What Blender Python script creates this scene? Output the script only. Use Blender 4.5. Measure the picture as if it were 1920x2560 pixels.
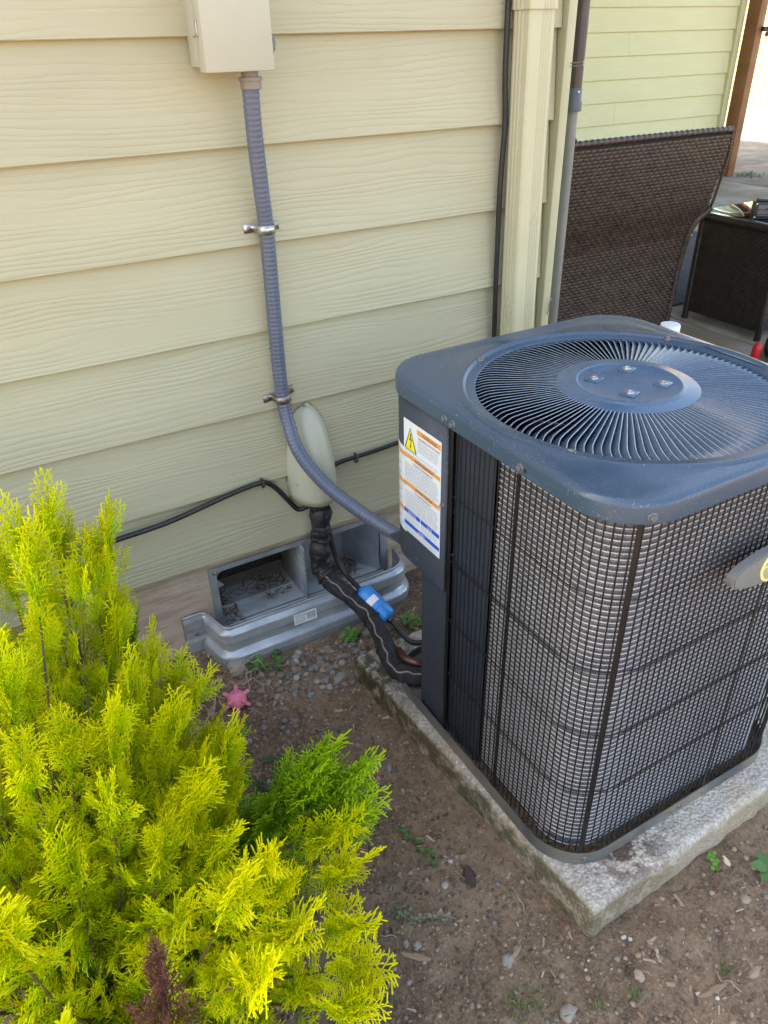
import bpy, bmesh, math, random
import numpy as np
from mathutils import Vector, Matrix
R_ = math.radians
for _o in list(bpy.data.objects): bpy.data.objects.remove(_o)
SC = bpy.context.scene
COL = SC.collection
random.seed(7); np.random.seed(7)

# ------------------------------------------------------------------ camera
cam_d = bpy.data.cameras.new('camera'); CAM = bpy.data.objects.new('camera', cam_d); COL.objects.link(CAM)
_yaw, _pit, _rol = 0.509692591, -0.558578421, -0.0261086
_f = Vector((math.sin(_yaw)*math.cos(_pit), math.cos(_yaw)*math.cos(_pit), math.sin(_pit)))
_r = Vector((math.cos(_yaw), -math.sin(_yaw), 0)); _u = _r.cross(_f)
_r2 = _r*math.cos(_rol)+_u*math.sin(_rol); _u2 = -_r*math.sin(_rol)+_u*math.cos(_rol)
CAM.matrix_world = Matrix(((_r2.x, _u2.x, -_f.x, -0.615136), (_r2.y, _u2.y, -_f.y, -1.494430), (_r2.z, _u2.z, -_f.z, 1.060448), (0, 0, 0, 1)))
cam_d.sensor_fit = 'VERTICAL'; cam_d.sensor_height = 36.0; cam_d.sensor_width = 27.0
cam_d.lens = 1902.82/2560*36.0
cam_d.clip_start = 0.02; cam_d.clip_end = 500
cam_d.dof.use_dof = True; cam_d.dof.focus_distance = 1.55; cam_d.dof.aperture_fstop = 14.0
SC.camera = CAM
# ------------------------------------------------------------------ world, sun, exposure
SUN_EL = R_(46); SUN_AZ = math.atan2(-0.60, 0.55)
W = bpy.data.worlds.new('World'); SC.world = W; W.use_nodes = True
nt = W.node_tree; nt.nodes.clear()
sky = nt.nodes.new('ShaderNodeTexSky'); sky.sky_type = 'NISHITA'; sky.sun_disc = False
sky.sun_elevation = SUN_EL; sky.sun_rotation = SUN_AZ; sky.air_density = 1.0; sky.dust_density = 2.5; sky.ozone_density = 0.6
bg = nt.nodes.new('ShaderNodeBackground'); bg.inputs['Strength'].default_value = 0.15
wo = nt.nodes.new('ShaderNodeOutputWorld')
nt.links.new(sky.outputs[0], bg.inputs[0]); nt.links.new(bg.outputs[0], wo.inputs[0])
sd = bpy.data.lights.new('sun', 'SUN'); sd.energy = 5.0; sd.angle = R_(0.53); sd.color = (1.0, 0.93, 0.82)
SUN = bpy.data.objects.new('sun', sd); COL.objects.link(SUN)
_sd = Vector((math.sin(SUN_AZ)*math.cos(SUN_EL), math.cos(SUN_AZ)*math.cos(SUN_EL), math.sin(SUN_EL)))
SUN.rotation_euler = _sd.to_track_quat('Z', 'Y').to_euler(); SUN.location = (0, 6, 8)
vs = SC.view_settings; vs.view_transform = 'Standard'; vs.look = 'None'; vs.gamma = 1.0; vs.exposure = 2.5; vs.use_curve_mapping = False
try:
    vs.use_white_balance = True; vs.white_balance_temperature = 7750; vs.white_balance_tint = 12
except Exception: pass
SC.cycles.use_denoising = True
SC.cycles.max_bounces = 6; SC.cycles.diffuse_bounces = 3; SC.cycles.transparent_max_bounces = 8

# ------------------------------------------------------------------ mesh helpers
class MB:
    def __init__(s): s.v = []; s.f = []
    def add(s, vs, fs):
        b = len(s.v); s.v += [tuple(p) for p in vs]; s.f += [tuple(i+b for i in f) for f in fs]; return s
    def box(s, x0, x1, y0, y1, z0, z1, M=None):
        vs = [Vector(p) for p in ((x0,y0,z0),(x1,y0,z0),(x1,y1,z0),(x0,y1,z0),(x0,y0,z1),(x1,y0,z1),(x1,y1,z1),(x0,y1,z1))]
        if M is not None: vs = [M @ p for p in vs]
        return s.add(vs, [(0,3,2,1),(4,5,6,7),(0,1,5,4),(1,2,6,5),(2,3,7,6),(3,0,4,7)])
    def bbox(s, x0, x1, y0, y1, z0, z1, b=0.003, seg=2, M=None):
        bm = bmesh.new()
        vs = [bm.verts.new(p) for p in ((x0,y0,z0),(x1,y0,z0),(x1,y1,z0),(x0,y1,z0),(x0,y0,z1),(x1,y0,z1),(x1,y1,z1),(x0,y1,z1))]
        for f in [(0,3,2,1),(4,5,6,7),(0,1,5,4),(1,2,6,5),(2,3,7,6),(3,0,4,7)]: bm.faces.new([vs[i] for i in f])
        bmesh.ops.bevel(bm, geom=bm.edges[:], offset=b, segments=seg, profile=0.5, affect='EDGES')
        bm.verts.index_update()
        s.add([(M @ v.co if M is not None else v.co.copy()) for v in bm.verts], [[v.index for v in f.verts] for f in bm.faces]); bm.free(); return s
    def quad(s, a, b, c, d): return s.add([a, b, c, d], [(0,1,2,3)])
    def tube(s, pts, r, n=8, cap=True):
        pts = [Vector(p) for p in pts]; m = len(pts)
        rs = r if isinstance(r, (list, tuple)) else [r]*m
        T = [(pts[min(i+1, m-1)]-pts[max(i-1, 0)]).normalized() for i in range(m)]
        ref = Vector((0,0,1)) if abs(T[0].z) < 0.9 else Vector((1,0,0))
        N = (ref - T[0]*ref.dot(T[0])).normalized(); vs = []; fs = []
        for i in range(m):
            N = (N - T[i]*N.dot(T[i])).normalized(); B = T[i].cross(N)
            for k in range(n):
                a = 2*math.pi*k/n; vs.append(pts[i]+(N*math.cos(a)+B*math.sin(a))*rs[i])
        for i in range(m-1):
            for k in range(n):
                k2 = (k+1) % n; fs.append((i*n+k, i*n+k2, (i+1)*n+k2, (i+1)*n+k))
        if cap: fs.append(tuple(range(n-1, -1, -1))); fs.append(tuple((m-1)*n+k for k in range(n)))
        return s.add(vs, fs)
    def lathe(s, prof, o=(0,0,0), axis=(0,0,1), n=24, cap=True):
        o = Vector(o); A = Vector(axis).normalized(); ref = Vector((1,0,0)) if abs(A.x) < 0.9 else Vector((0,1,0))
        U = (ref-A*ref.dot(A)).normalized(); V = A.cross(U); vs = []; fs = []; m = len(prof)
        for (r, h) in prof:
            for k in range(n):
                a = 2*math.pi*k/n; vs.append(o+A*h+(U*math.cos(a)+V*math.sin(a))*r)
        for i in range(m-1):
            for k in range(n):
                k2 = (k+1) % n; fs.append((i*n+k, i*n+k2, (i+1)*n+k2, (i+1)*n+k))
        if cap: fs.append(tuple(range(n-1, -1, -1))); fs.append(tuple((m-1)*n+k for k in range(n)))
        return s.add(vs, fs)
    def prism(s, poly, fn, d0, d1):
        n = len(poly); a = [fn(p[0], p[1], d0) for p in poly]; b = [fn(p[0], p[1], d1) for p in poly]
        return s.add(a+b, [tuple(range(n-1, -1, -1)), tuple(range(n, 2*n))]+[(i, (i+1) % n, n+(i+1) % n, n+i) for i in range(n)])
    def grid(s, P, closed_u=False):   # P[i][j] points
        nu, nv = len(P), len(P[0]); vs = [p for row in P for p in row]; fs = []
        for i in range(nu if closed_u else nu-1):
            for j in range(nv-1):
                i2 = (i+1) % nu; fs.append((i*nv+j, i2*nv+j, i2*nv+j+1, i*nv+j+1))
        return s.add(vs, fs)
    def mesh(s, name, smooth=None):
        me = bpy.data.meshes.new(name); me.from_pydata([tuple(p) for p in s.v], [], s.f); fin(me, smooth); return me
def fin(me, smooth=None):
    bm = bmesh.new(); bm.from_mesh(me); bmesh.ops.recalc_face_normals(bm, faces=bm.faces); bm.to_mesh(me); bm.free()
    if smooth is not None:
        me.polygons.foreach_set('use_smooth', [True]*len(me.polygons)); me.set_sharp_from_angle(angle=R_(smooth))
    me.update()
def link(name, me, m=None, parent=None, loc=None, kind=None):
    o = bpy.data.objects.new(name, me); COL.objects.link(o)
    if m is not None and len(me.materials) == 0: me.materials.append(m)
    if parent is not None:
        o.parent = parent; o.matrix_parent_inverse = wm(parent).inverted()
    if loc is not None: o.location = loc
    if kind: o['kind'] = kind
    return o
def wm(o):
    m = Matrix.Translation(o.location) @ o.rotation_euler.to_matrix().to_4x4()
    if o.parent is not None: m = wm(o.parent) @ o.matrix_parent_inverse @ m
    return m
def put(name, mb, m, parent=None, smooth=None, kind=None): return link(name, mb.mesh(name, smooth), m, parent, kind=kind)
def tag(o, label, cat, group=None, kind=None):
    o['label'] = label; o['category'] = cat
    if group: o['group'] = group
    if kind: o['kind'] = kind
    return o
def thing(name, loc, label, cat, group=None):
    o = bpy.data.objects.new(name, None); o.empty_display_size = 0.05; COL.objects.link(o); o.location = loc
    return tag(o, label, cat, group)
def struct(o): o['kind'] = 'structure'; return o
def spl(pts, n=8):
    P = [Vector(p) for p in pts]; P = [P[0]*2-P[1]]+P+[P[-1]*2-P[-2]]; out = []
    for i in range(1, len(P)-2):
        p0, p1, p2, p3 = P[i-1:i+3]
        for k in range(n):
            t = k/n; out.append(0.5*((2*p1)+(p2-p0)*t+(2*p0-5*p1+4*p2-p3)*t*t+(3*p1-p0-3*p2+p3)*t**3))
    out.append(P[-2]); return out
def resample(pts, d):
    out = [pts[0]]; acc = 0
    for a, b in zip(pts, pts[1:]):
        L = (b-a).length; t = d-acc
        while t < L: out.append(a.lerp(b, t/L)); t += d
        acc = L-(t-d)
    return out
def smooth_noise(x, y, seed=0):   # value noise on arrays
    def h(i, j): return np.modf(np.abs(np.sin(i*127.1+j*311.7+seed*74.7)*43758.5453))[0]
    xi, yi = np.floor(x), np.floor(y); fx, fy = x-xi, y-yi; fx = fx*fx*(3-2*fx); fy = fy*fy*(3-2*fy)
    return (h(xi,yi)*(1-fx)+h(xi+1,yi)*fx)*(1-fy)+(h(xi,yi+1)*(1-fx)+h(xi+1,yi+1)*fx)*fy
def sn(x, y, s=0): return float(smooth_noise(np.array([x]), np.array([y]), s)[0])

# ------------------------------------------------------------------ materials
MATS = {}
class NT:
    def __init__(s, name, rough=0.6, metal=0.0, spec=0.5):
        s.m = bpy.data.materials.new(name); s.m.use_nodes = True; s.t = s.m.node_tree; s.t.nodes.clear()
        s.b = s.n('ShaderNodeBsdfPrincipled'); s.o = s.n('ShaderNodeOutputMaterial'); s.l(s.b.outputs[0], s.o.inputs[0])
        s.b.inputs['Roughness'].default_value = rough; s.b.inputs['Metallic'].default_value = metal; s.b.inputs['Specular IOR Level'].default_value = spec
        tc = s.n('ShaderNodeTexCoord'); oi = s.n('ShaderNodeObjectInfo'); mu = s.n('ShaderNodeMath', operation='MULTIPLY'); s.l(oi.outputs['Random'], mu.inputs[0]); mu.inputs[1].default_value = 41.0
        ad = s.n('ShaderNodeVectorMath', operation='ADD'); s.l(tc.outputs['Object'], ad.inputs[0]); s.l(mu.outputs[0], ad.inputs[1]); s.co = ad.outputs[0]; s.raw = tc.outputs['Object']; s.rnd = oi.outputs['Random']
        MATS[name] = s.m
    def n(s, k, **kw):
        x = s.t.nodes.new(k)
        for a, b in kw.items(): setattr(x, a, b)
        return x
    def l(s, a, b): s.t.links.new(a, b)
    def val(s, sock, v):
        if hasattr(v, 'is_linked') or hasattr(v, 'links'): s.l(v, sock)
        else: sock.default_value = v
    def noise(s, scale, detail=4, rough=0.55, vec=None, stretch=None, dist=0.0):
        x = s.n('ShaderNodeTexNoise'); x.inputs['Scale'].default_value = scale; x.inputs['Detail'].default_value = detail; x.inputs['Roughness'].default_value = rough; x.inputs['Distortion'].default_value = dist
        v = vec or s.co
        if stretch:
            mp = s.n('ShaderNodeMapping'); mp.inputs['Scale'].default_value = stretch; s.l(v, mp.inputs[0]); v = mp.outputs[0]
        s.l(v, x.inputs['Vector']); return x.outputs[0]
    def vor(s, scale, feature='F1', vec=None):
        x = s.n('ShaderNodeTexVoronoi'); x.feature = feature; x.inputs['Scale'].default_value = scale; s.l(vec or s.co, x.inputs['Vector']); return x
    def ramp(s, fac, stops):
        r = s.n('ShaderNodeValToRGB'); e = r.color_ramp.elements
        while len(e) < len(stops): e.new(0.5)
        for i, (p, c) in enumerate(stops):
            e[i].position = p; e[i].color = (c, c, c, 1) if not isinstance(c, (tuple, list)) else (*c[:3], 1)
        s.l(fac, r.inputs[0]); return r.outputs[0]
    def math(s, op, a, b=0.0, c=0.0):
        x = s.n('ShaderNodeMath', operation=op); s.val(x.inputs[0], a); s.val(x.inputs[1], b); s.val(x.inputs[2], c); return x.outputs[0]
    def mix(s, fac, a, b, mode='MIX'):
        x = s.n('ShaderNodeMix'); x.data_type = 'RGBA'; x.blend_type = mode; s.val(x.inputs[0], fac)
        for i, v in ((6, a), (7, b)):
            if isinstance(v, tuple): x.inputs[i].default_value = (*v[:3], 1)
            else: s.l(v, x.inputs[i])
        return x.outputs[2]
    def col(s, v):
        if isinstance(v, tuple): s.b.inputs['Base Color'].default_value = (*v[:3], 1)
        else: s.l(v, s.b.inputs['Base Color'])
    def rough(s, v): s.val(s.b.inputs['Roughness'], v)
    def bump(s, h, strength=0.5, dist=0.002):
        x = s.n('ShaderNodeBump'); x.inputs['Strength'].default_value = strength; x.inputs['Distance'].default_value = dist; s.l(h, x.inputs['Height'])
        if s.b.inputs['Normal'].is_linked: s.l(s.b.inputs['Normal'].links[0].from_socket, x.inputs['Normal'])
        s.l(x.outputs[0], s.b.inputs['Normal'])
    def xyz(s, vec=None):
        x = s.n('ShaderNodeSeparateXYZ'); s.l(vec or s.co, x.inputs[0]); return x.outputs
def simple(name, c1, c2=None, scale=20, rough=0.5, metal=0.0, bump=0.0, bscale=None, bdist=0.001, spec=0.5, lo=0.35, hi=0.65, rvar=0.1):
    t = NT(name, rough, metal, spec); c2 = c2 or tuple(min(1, c*1.25) for c in c1)
    n = t.noise(scale, 5); t.col(t.ramp(n, [(lo, c1), (hi, c2)]))
    if rvar: t.rough(t.math('MULTIPLY_ADD', t.noise(scale*2.3, 3), rvar*2, rough-rvar))
    if bump: t.bump(t.noise(bscale or scale*4, 4), bump, bdist)
    return t.m

def siding_mat(name, c1, c2, strength=0.34):
    t = NT(name, 0.55, 0, 0.35); X = t.xyz()
    n = t.noise(1.0, 2, 0.5, stretch=(1.6, 1.6, 13.0)); n2 = t.noise(1.0, 3, 0.6, stretch=(9, 9, 60.0))
    ph = t.math('ADD', t.math('MULTIPLY', X[2], 88.0), t.math('ADD', t.math('MULTIPLY', n, 6.5), t.math('MULTIPLY', n2, 0.8)))
    w = t.math('SINE', t.math('MULTIPLY', ph, 6.2832)); w = t.math('POWER', t.math('ABSOLUTE', t.math('SINE', t.math('MULTIPLY', ph, 3.1416))), 0.55)
    msk = t.ramp(t.noise(1.0, 2, 0.5, stretch=(2.2, 2.2, 16)), [(0.34, 0.10), (0.58, 1.0)])
    hgt = t.math('MULTIPLY', w, msk); t.bump(hgt, strength, 0.0030); t.bump(t.noise(400, 3), 0.08, 0.0006)
    d = t.noise(1.0, 4, 0.6, stretch=(3, 3, 9)); c = t.ramp(d, [(0.3, c1), (0.7, c2)])
    sp = t.ramp(t.noise(34, 3), [(0.70, 0.0), (0.80, 1.0)]); c = t.mix(t.math('MULTIPLY', sp, 0.18), c, (0.30, 0.25, 0.16))
    t.col(c); return t.m
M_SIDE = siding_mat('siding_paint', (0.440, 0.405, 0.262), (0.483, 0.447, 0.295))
M_SIDE2 = siding_mat('siding_paint_bounce_lit', (0.66, 0.615, 0.33), (0.70, 0.655, 0.37), 0.25)  # same house paint, bounce light on the wing walls put into the colour
M_TRIM = simple('trim_paint', (0.47, 0.445, 0.285), (0.51, 0.485, 0.315), 12, 0.55, bump=0.5, bscale=60, bdist=0.002)
M_BOX = simple('box_paint', (0.45, 0.44, 0.345), (0.475, 0.465, 0.365), 8, 0.38)
M_DOME = simple('cover_plastic', (0.44, 0.435, 0.32), (0.47, 0.465, 0.345), 6, 0.42, bump=0.05, bscale=200)
M_DSP = simple('downspout_paint', (0.50, 0.48, 0.315), (0.54, 0.515, 0.34), 6, 0.30)
def found_mat():
    t = NT('foundation_concrete', 0.9, 0, 0.2)
    n = t.noise(1.0, 5, 0.65, stretch=(8, 8, 70)); c = t.ramp(n, [(0.3, (0.36, 0.27, 0.19)), (0.52, (0.54, 0.42, 0.31)), (0.72, (0.66, 0.55, 0.45))])
    p = t.ramp(t.noise(14, 4), [(0.5, 0.0), (0.68, 1.0)]); c = t.mix(t.math('MULTIPLY', p, 0.55), c, (0.70, 0.54, 0.47))
    t.col(c); t.bump(t.noise(1.0, 5, 0.7, stretch=(22, 22, 190)), 0.9, 0.003); t.bump(t.noise(180, 4), 0.4, 0.001); return t.m
M_FOUND = found_mat()
def dirt_mat():
    t = NT('dirt', 0.95, 0, 0.15)
    a = t.noise(3.2, 5, 0.6); b = t.noise(26, 6, 0.7); g = t.noise(170, 4, 0.7)
    c = t.ramp(b, [(0.28, (0.060, 0.039, 0.025)), (0.5, (0.150, 0.100, 0.061)), (0.75, (0.265, 0.183, 0.118))])
    c = t.mix(t.ramp(a, [(0.42, 0.0), (0.66, 0.75)]), c, (0.285, 0.196, 0.124))
    c = t.mix(t.ramp(g, [(0.45, 0.0), (0.75, 0.55)]), c, (0.38, 0.295, 0.215)); c = t.mix(t.ramp(t.noise(90, 4, 0.7), [(0.56, 0.0), (0.70, 0.65)]), c, (0.07, 0.045, 0.03))
    t.col(c); t.bump(b, 0.7, 0.008); t.bump(g, 0.7, 0.0025); t.bump(t.noise(420, 3), 0.5, 0.0008); return t.m
M_DIRT = dirt_mat()
def slab_mat():
    t = NT('patio_concrete', 0.85, 0, 0.25)
    c = t.ramp(t.noise(5, 6, 0.65), [(0.3, (0.22, 0.19, 0.145)), (0.6, (0.33, 0.295, 0.24)), (0.8, (0.40, 0.37, 0.32))])
    c = t.mix(t.ramp(t.noise(1.6, 6, 0.65), [(0.42, 0.0), (0.62, 0.8)]), c, (0.155, 0.118, 0.070))
    c = t.mix(t.ramp(t.noise(240, 3), [(0.55, 0.0), (0.7, 0.4)]), c, (0.11, 0.09, 0.07))
    t.col(c); t.bump(t.noise(160, 5, 0.7), 0.5, 0.002); return t.m
M_SLAB = slab_mat()
def pad_mat():
    t = NT('pad_concrete', 0.95, 0, 0.15); X = t.xyz(t.raw)
    v = t.vor(170); n = t.noise(60, 5, 0.7)
    c = t.ramp(n, [(0.3, (0.38, 0.34, 0.28)), (0.55, (0.54, 0.50, 0.435)), (0.75, (0.64, 0.61, 0.555))])
    c = t.mix(t.ramp(v.outputs['Distance'], [(0.34, 0.0), (0.80, 0.6)]), c, (0.27, 0.235, 0.18))
    c = t.mix(t.ramp(t.noise(7, 5, 0.65), [(0.50, 0.0), (0.68, 0.55)]), c, (0.46, 0.33, 0.19))
    # lichen and moss stains on the vertical sides, soil splashed near the ground
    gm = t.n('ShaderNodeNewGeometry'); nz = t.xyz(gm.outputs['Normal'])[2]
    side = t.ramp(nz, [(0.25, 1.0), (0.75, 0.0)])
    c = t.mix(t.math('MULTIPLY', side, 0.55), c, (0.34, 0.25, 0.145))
    lo = t.math('MULTIPLY', t.ramp(X[0], [(0.0, 1.0), (0.16, 0.0)]), t.ramp(t.noise(22, 5, 0.7), [(0.38, 0.0), (0.52, 1.0)]))
    c = t.mix(t.math('MULTIPLY', t.math('MULTIPLY', lo, t.math('MAXIMUM', side, t.math('MULTIPLY', t.ramp(X[0], [(0.0, 1.0), (0.05, 0.0)]), 0.4))), 0.85), c, (0.085, 0.072, 0.038))
    bk = t.math('MULTIPLY', t.ramp(X[1], [(0.0, 0.0), (1.0, 1.0)]), 0.0)
    d = t.n('ShaderNodeVectorMath', operation='DISTANCE'); t.l(t.raw, d.inputs[0]); d.inputs[1].default_value = (0.155, -0.955, -0.19)
    soil = t.math('MULTIPLY', t.ramp(d.outputs['Value'], [(0.03, 1.0), (0.13, 0.0)]), t.ramp(t.noise(34, 5, 0.7), [(0.44, 0.0), (0.52, 1.0)])); c = t.mix(t.math('MULTIPLY', soil, 0.9), c, (0.07, 0.045, 0.032))
    d2 = t.n('ShaderNodeVectorMath', operation='DISTANCE'); t.l(t.raw, d2.inputs[0]); d2.inputs[1].default_value = (0.01, -0.33, -0.19)
    moss = t.math('MULTIPLY', t.ramp(d2.outputs['Value'], [(0.05, 1.0), (0.20, 0.0)]), t.ramp(t.noise(38, 5, 0.75), [(0.43, 0.0), (0.55, 1.0)])); c = t.mix(t.math('MULTIPLY', moss, 0.9), c, (0.062, 0.052, 0.030))
    t.col(c); t.bump(v.outputs['Distance'], 0.8, 0.004); t.bump(n, 0.5, 0.002); return t.m
M_PAD = pad_mat()
def paint_mat(name, c, rough, dust=0.25, dcol=(0.30, 0.33, 0.36), spec=0.5):
    t = NT(name, rough, 0, spec)
    d = t.ramp(t.noise(6, 4, 0.6), [(0.30, 0.0), (0.80, 1.0)]); k = t.mix(t.math('MULTIPLY', d, dust), c, dcol)
    k = t.mix(t.ramp(t.noise(300, 2), [(0.66, 0.0), (0.72, 0.35)]), k, (0.42, 0.42, 0.40)); t.col(k)
    t.rough(t.math('ADD', t.math('MULTIPLY', d, 0.30), rough-0.05)); t.bump(t.noise(260, 3), 0.06, 0.0005); t.bump(t.noise(5, 2), 0.06, 0.004)
    sp = t.ramp(t.vor(26).outputs['Distance'], [(0.0, 1.0), (0.16, 0.0)]); sp = t.math('MULTIPLY', sp, t.ramp(t.noise(11, 3), [(0.5, 0.0), (0.70, 0.25)])); k = t.mix(sp, k, (0.36, 0.39, 0.42))
    ru = t.math('MULTIPLY', t.ramp(t.noise(45, 5, 0.75), [(0.68, 0.0), (0.74, 0.8)]), t.ramp(t.noise(4, 2), [(0.52, 0.0), (0.62, 1.0)])); k = t.mix(ru, k, (0.26, 0.15, 0.08)); t.col(k); return t.m
M_CAP = paint_mat('cap_paint_sky_tint', (0.036, 0.066, 0.104), 0.22, 0.38, (0.090, 0.138, 0.19))  # bluer base colour carries part of the sky's reflection
M_HUB = paint_mat('hub_paint', (0.042, 0.088, 0.152), 0.22, 0.60, (0.125, 0.19, 0.265))
M_PANEL = paint_mat('panel_paint', (0.030, 0.041, 0.057), 0.48, 0.12, (0.08, 0.095, 0.11))
M_BLACK = simple('black_wire_coating', (0.006, 0.006, 0.007), (0.010, 0.010, 0.011), 30, 0.42)
M_DARKP = simple('dark_sheet', (0.028, 0.040, 0.060), (0.038, 0.052, 0.075), 15, 0.5)
M_BASE = simple('base_pan_paint', (0.075, 0.085, 0.09), (0.20, 0.18, 0.14), 9, 0.6, bump=0.2, bscale=90)
def fin_mat():
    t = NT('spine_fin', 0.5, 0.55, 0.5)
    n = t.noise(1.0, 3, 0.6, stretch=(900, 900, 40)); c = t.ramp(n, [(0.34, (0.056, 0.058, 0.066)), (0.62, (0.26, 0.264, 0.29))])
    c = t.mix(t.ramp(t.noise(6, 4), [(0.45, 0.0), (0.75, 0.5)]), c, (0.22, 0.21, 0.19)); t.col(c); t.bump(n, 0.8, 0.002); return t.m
M_FIN = fin_mat()
def edge_mat():
    t = NT('fin_edge', 0.42, 0.35, 0.5); n = t.noise(1.0, 2, 0.5, stretch=(420, 420, 420))
    t.col(t.ramp(n, [(0.3, (0.62, 0.59, 0.57)), (0.6, (0.88, 0.86, 0.84))])); return t.m
M_EDGE = edge_mat()
M_STEEL = simple('zinc_steel', (0.42, 0.41, 0.39), (0.62, 0.60, 0.57), 60, 0.34, 0.9)
M_BOLT = simple('painted_bolt', (0.10, 0.115, 0.13), (0.17, 0.18, 0.19), 150, 0.42, 0.3)
M_VEDGE = simple('pale_vane_edge', (0.20, 0.26, 0.32), (0.32, 0.38, 0.44), 60, 0.4)  # top edges of the vanes, paler than their faces
M_SCREW = simple('dull_screw', (0.22, 0.19, 0.16), (0.36, 0.32, 0.28), 200, 0.45, 0.8)
M_GALV = simple('galvanised_steel', (0.36, 0.40, 0.44), (0.52, 0.55, 0.57), 16, 0.42, 0.55, bump=0.08, bscale=70, rvar=0.15)
M_GALVD = simple('dirty_galvanised_steel', (0.52, 0.55, 0.54), (0.30, 0.25, 0.19), 14, 0.6, 0.15, bump=0.1, bscale=60, lo=0.45, hi=0.75)
M_COND = simple('grey_vinyl', (0.095, 0.114, 0.158), (0.118, 0.136, 0.182), 10, 0.30)
M_CONN = simple('connector_plastic', (0.22, 0.185, 0.16), (0.26, 0.22, 0.19), 10, 0.45)
M_CABLE = simple('cable_jacket', (0.012, 0.012, 0.013), (0.02, 0.02, 0.02), 30, 0.45)
M_FOAM = simple('foam_insulation', (0.012, 0.012, 0.013), (0.030, 0.030, 0.031), 90, 0.85, bump=1.0, bscale=160, bdist=0.003)
M_TAPE = simple('black_tape', (0.010, 0.010, 0.011), (0.030, 0.030, 0.031), 24, 0.5, bump=0.9, bscale=70, bdist=0.003)
M_SEAM = simple('foam_seam_glue', (0.20, 0.16, 0.13), (0.30, 0.25, 0.20), 60, 0.6)
M_COPPER = simple('weathered_copper', (0.075, 0.035, 0.030), (0.16, 0.085, 0.07), 40, 0.38, 0.8)
M_BLUE = simple('drier_blue_paint', (0.008, 0.24, 0.66), (0.012, 0.28, 0.72), 10, 0.30)
M_WHITE = simple('white_label', (0.78, 0.80, 0.82), (0.82, 0.84, 0.86), 10, 0.45)
M_LAB = simple('sticker_paper', (0.72, 0.76, 0.80), (0.76, 0.80, 0.84), 14, 0.4)
M_ORANGE = simple('sticker_orange', (0.80, 0.32, 0.07), (0.83, 0.35, 0.09), 14, 0.4)
M_LBLUE = simple('sticker_blue', (0.010, 0.09, 0.56), (0.012, 0.10, 0.60), 14, 0.4)
M_YEL = simple('sticker_yellow', (0.86, 0.78, 0.03), (0.88, 0.80, 0.04), 14, 0.4)
M_INK = simple('sticker_ink', (0.03, 0.032, 0.036), (0.05, 0.052, 0.056), 14, 0.5)
M_INKL = simple('sticker_fine_ink', (0.24, 0.26, 0.29), (0.30, 0.32, 0.35), 14, 0.5)
M_RED = simple('red_plastic', (0.50, 0.012, 0.020), (0.56, 0.02, 0.03), 20, 0.35)
M_PINK = simple('pink_rubber', (0.80, 0.20, 0.30), (0.84, 0.23, 0.33), 20, 0.5)
M_BADGE = simple('badge_plastic', (0.16, 0.165, 0.15), (0.19, 0.195, 0.18), 12, 0.35)
M_BYEL = simple('badge_yellow', (0.75, 0.72, 0.30), (0.78, 0.75, 0.34), 12, 0.3)
M_BORN = simple('badge_orange', (0.78, 0.14, 0.04), (0.80, 0.16, 0.05), 12, 0.3)
M_WICK = simple('brown_wicker', (0.026, 0.015, 0.010), (0.068, 0.040, 0.026), 40, 0.42, bump=0.2, bscale=140)
M_WICKD = simple('dark_wicker', (0.014, 0.009, 0.008), (0.034, 0.022, 0.019), 40, 0.42, bump=0.2, bscale=140)
M_WBACK = simple('dark_backing', (0.008, 0.006, 0.005), (0.014, 0.010, 0.008), 40, 0.8)
M_POST = simple('stained_post_wood', (0.20, 0.080, 0.028), (0.31, 0.135, 0.055), 5, 0.55, bump=0.3, bscale=30, bdist=0.004)
M_POLE = simple('grey_pole_paint', (0.17, 0.175, 0.18), (0.20, 0.205, 0.21), 12, 0.40, 0.2)
M_POLEU = simple('bronze_pole_paint', (0.060, 0.052, 0.055), (0.080, 0.070, 0.072), 12, 0.34, 0.4)
M_COLLAR = simple('collar_plastic', (0.060, 0.075, 0.095), (0.075, 0.09, 0.11), 12, 0.4)
M_MAT = simple('outdoor_mat_fibre', (0.016, 0.020, 0.032), (0.050, 0.058, 0.075), 60, 0.9, bump=0.8, bscale=160, bdist=0.003)
M_TOOL = simple('black_plastic', (0.016, 0.015, 0.017), (0.024, 0.022, 0.025), 30, 0.45)
M_ROOF = simple('roof_shingle', (0.06, 0.055, 0.05), (0.11, 0.10, 0.09), 30, 0.9)
M_FENCE = simple('fence_wood', (0.42, 0.29, 0.13), (0.56, 0.42, 0.22), 8, 0.7)
def glass_mat(name, col, rough, trans=1.0):
    t = NT(name, rough, 0, 0.5); t.col(col); t.b.inputs['Transmission Weight'].default_value = trans; t.b.inputs['IOR'].default_value = 1.45; t.rough(rough); return t.m
M_GLASS = glass_mat('table_glass', (0.75, 0.88, 0.86), 0.02)
M_CLEAR = glass_mat('clear_plastic', (0.92, 0.94, 0.95), 0.12)
def pebble_mat():
    t = NT('pebbles', 0.75, 0, 0.3); a = t.n('ShaderNodeAttribute', attribute_name='tint'); n = t.noise(150, 4, 0.7)
    t.col(t.mix(t.math('MULTIPLY', n, 0.6), a.outputs['Color'], (0.20, 0.16, 0.12))); t.bump(n, 0.4, 0.001); return t.m
M_PEB = pebble_mat()
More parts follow.
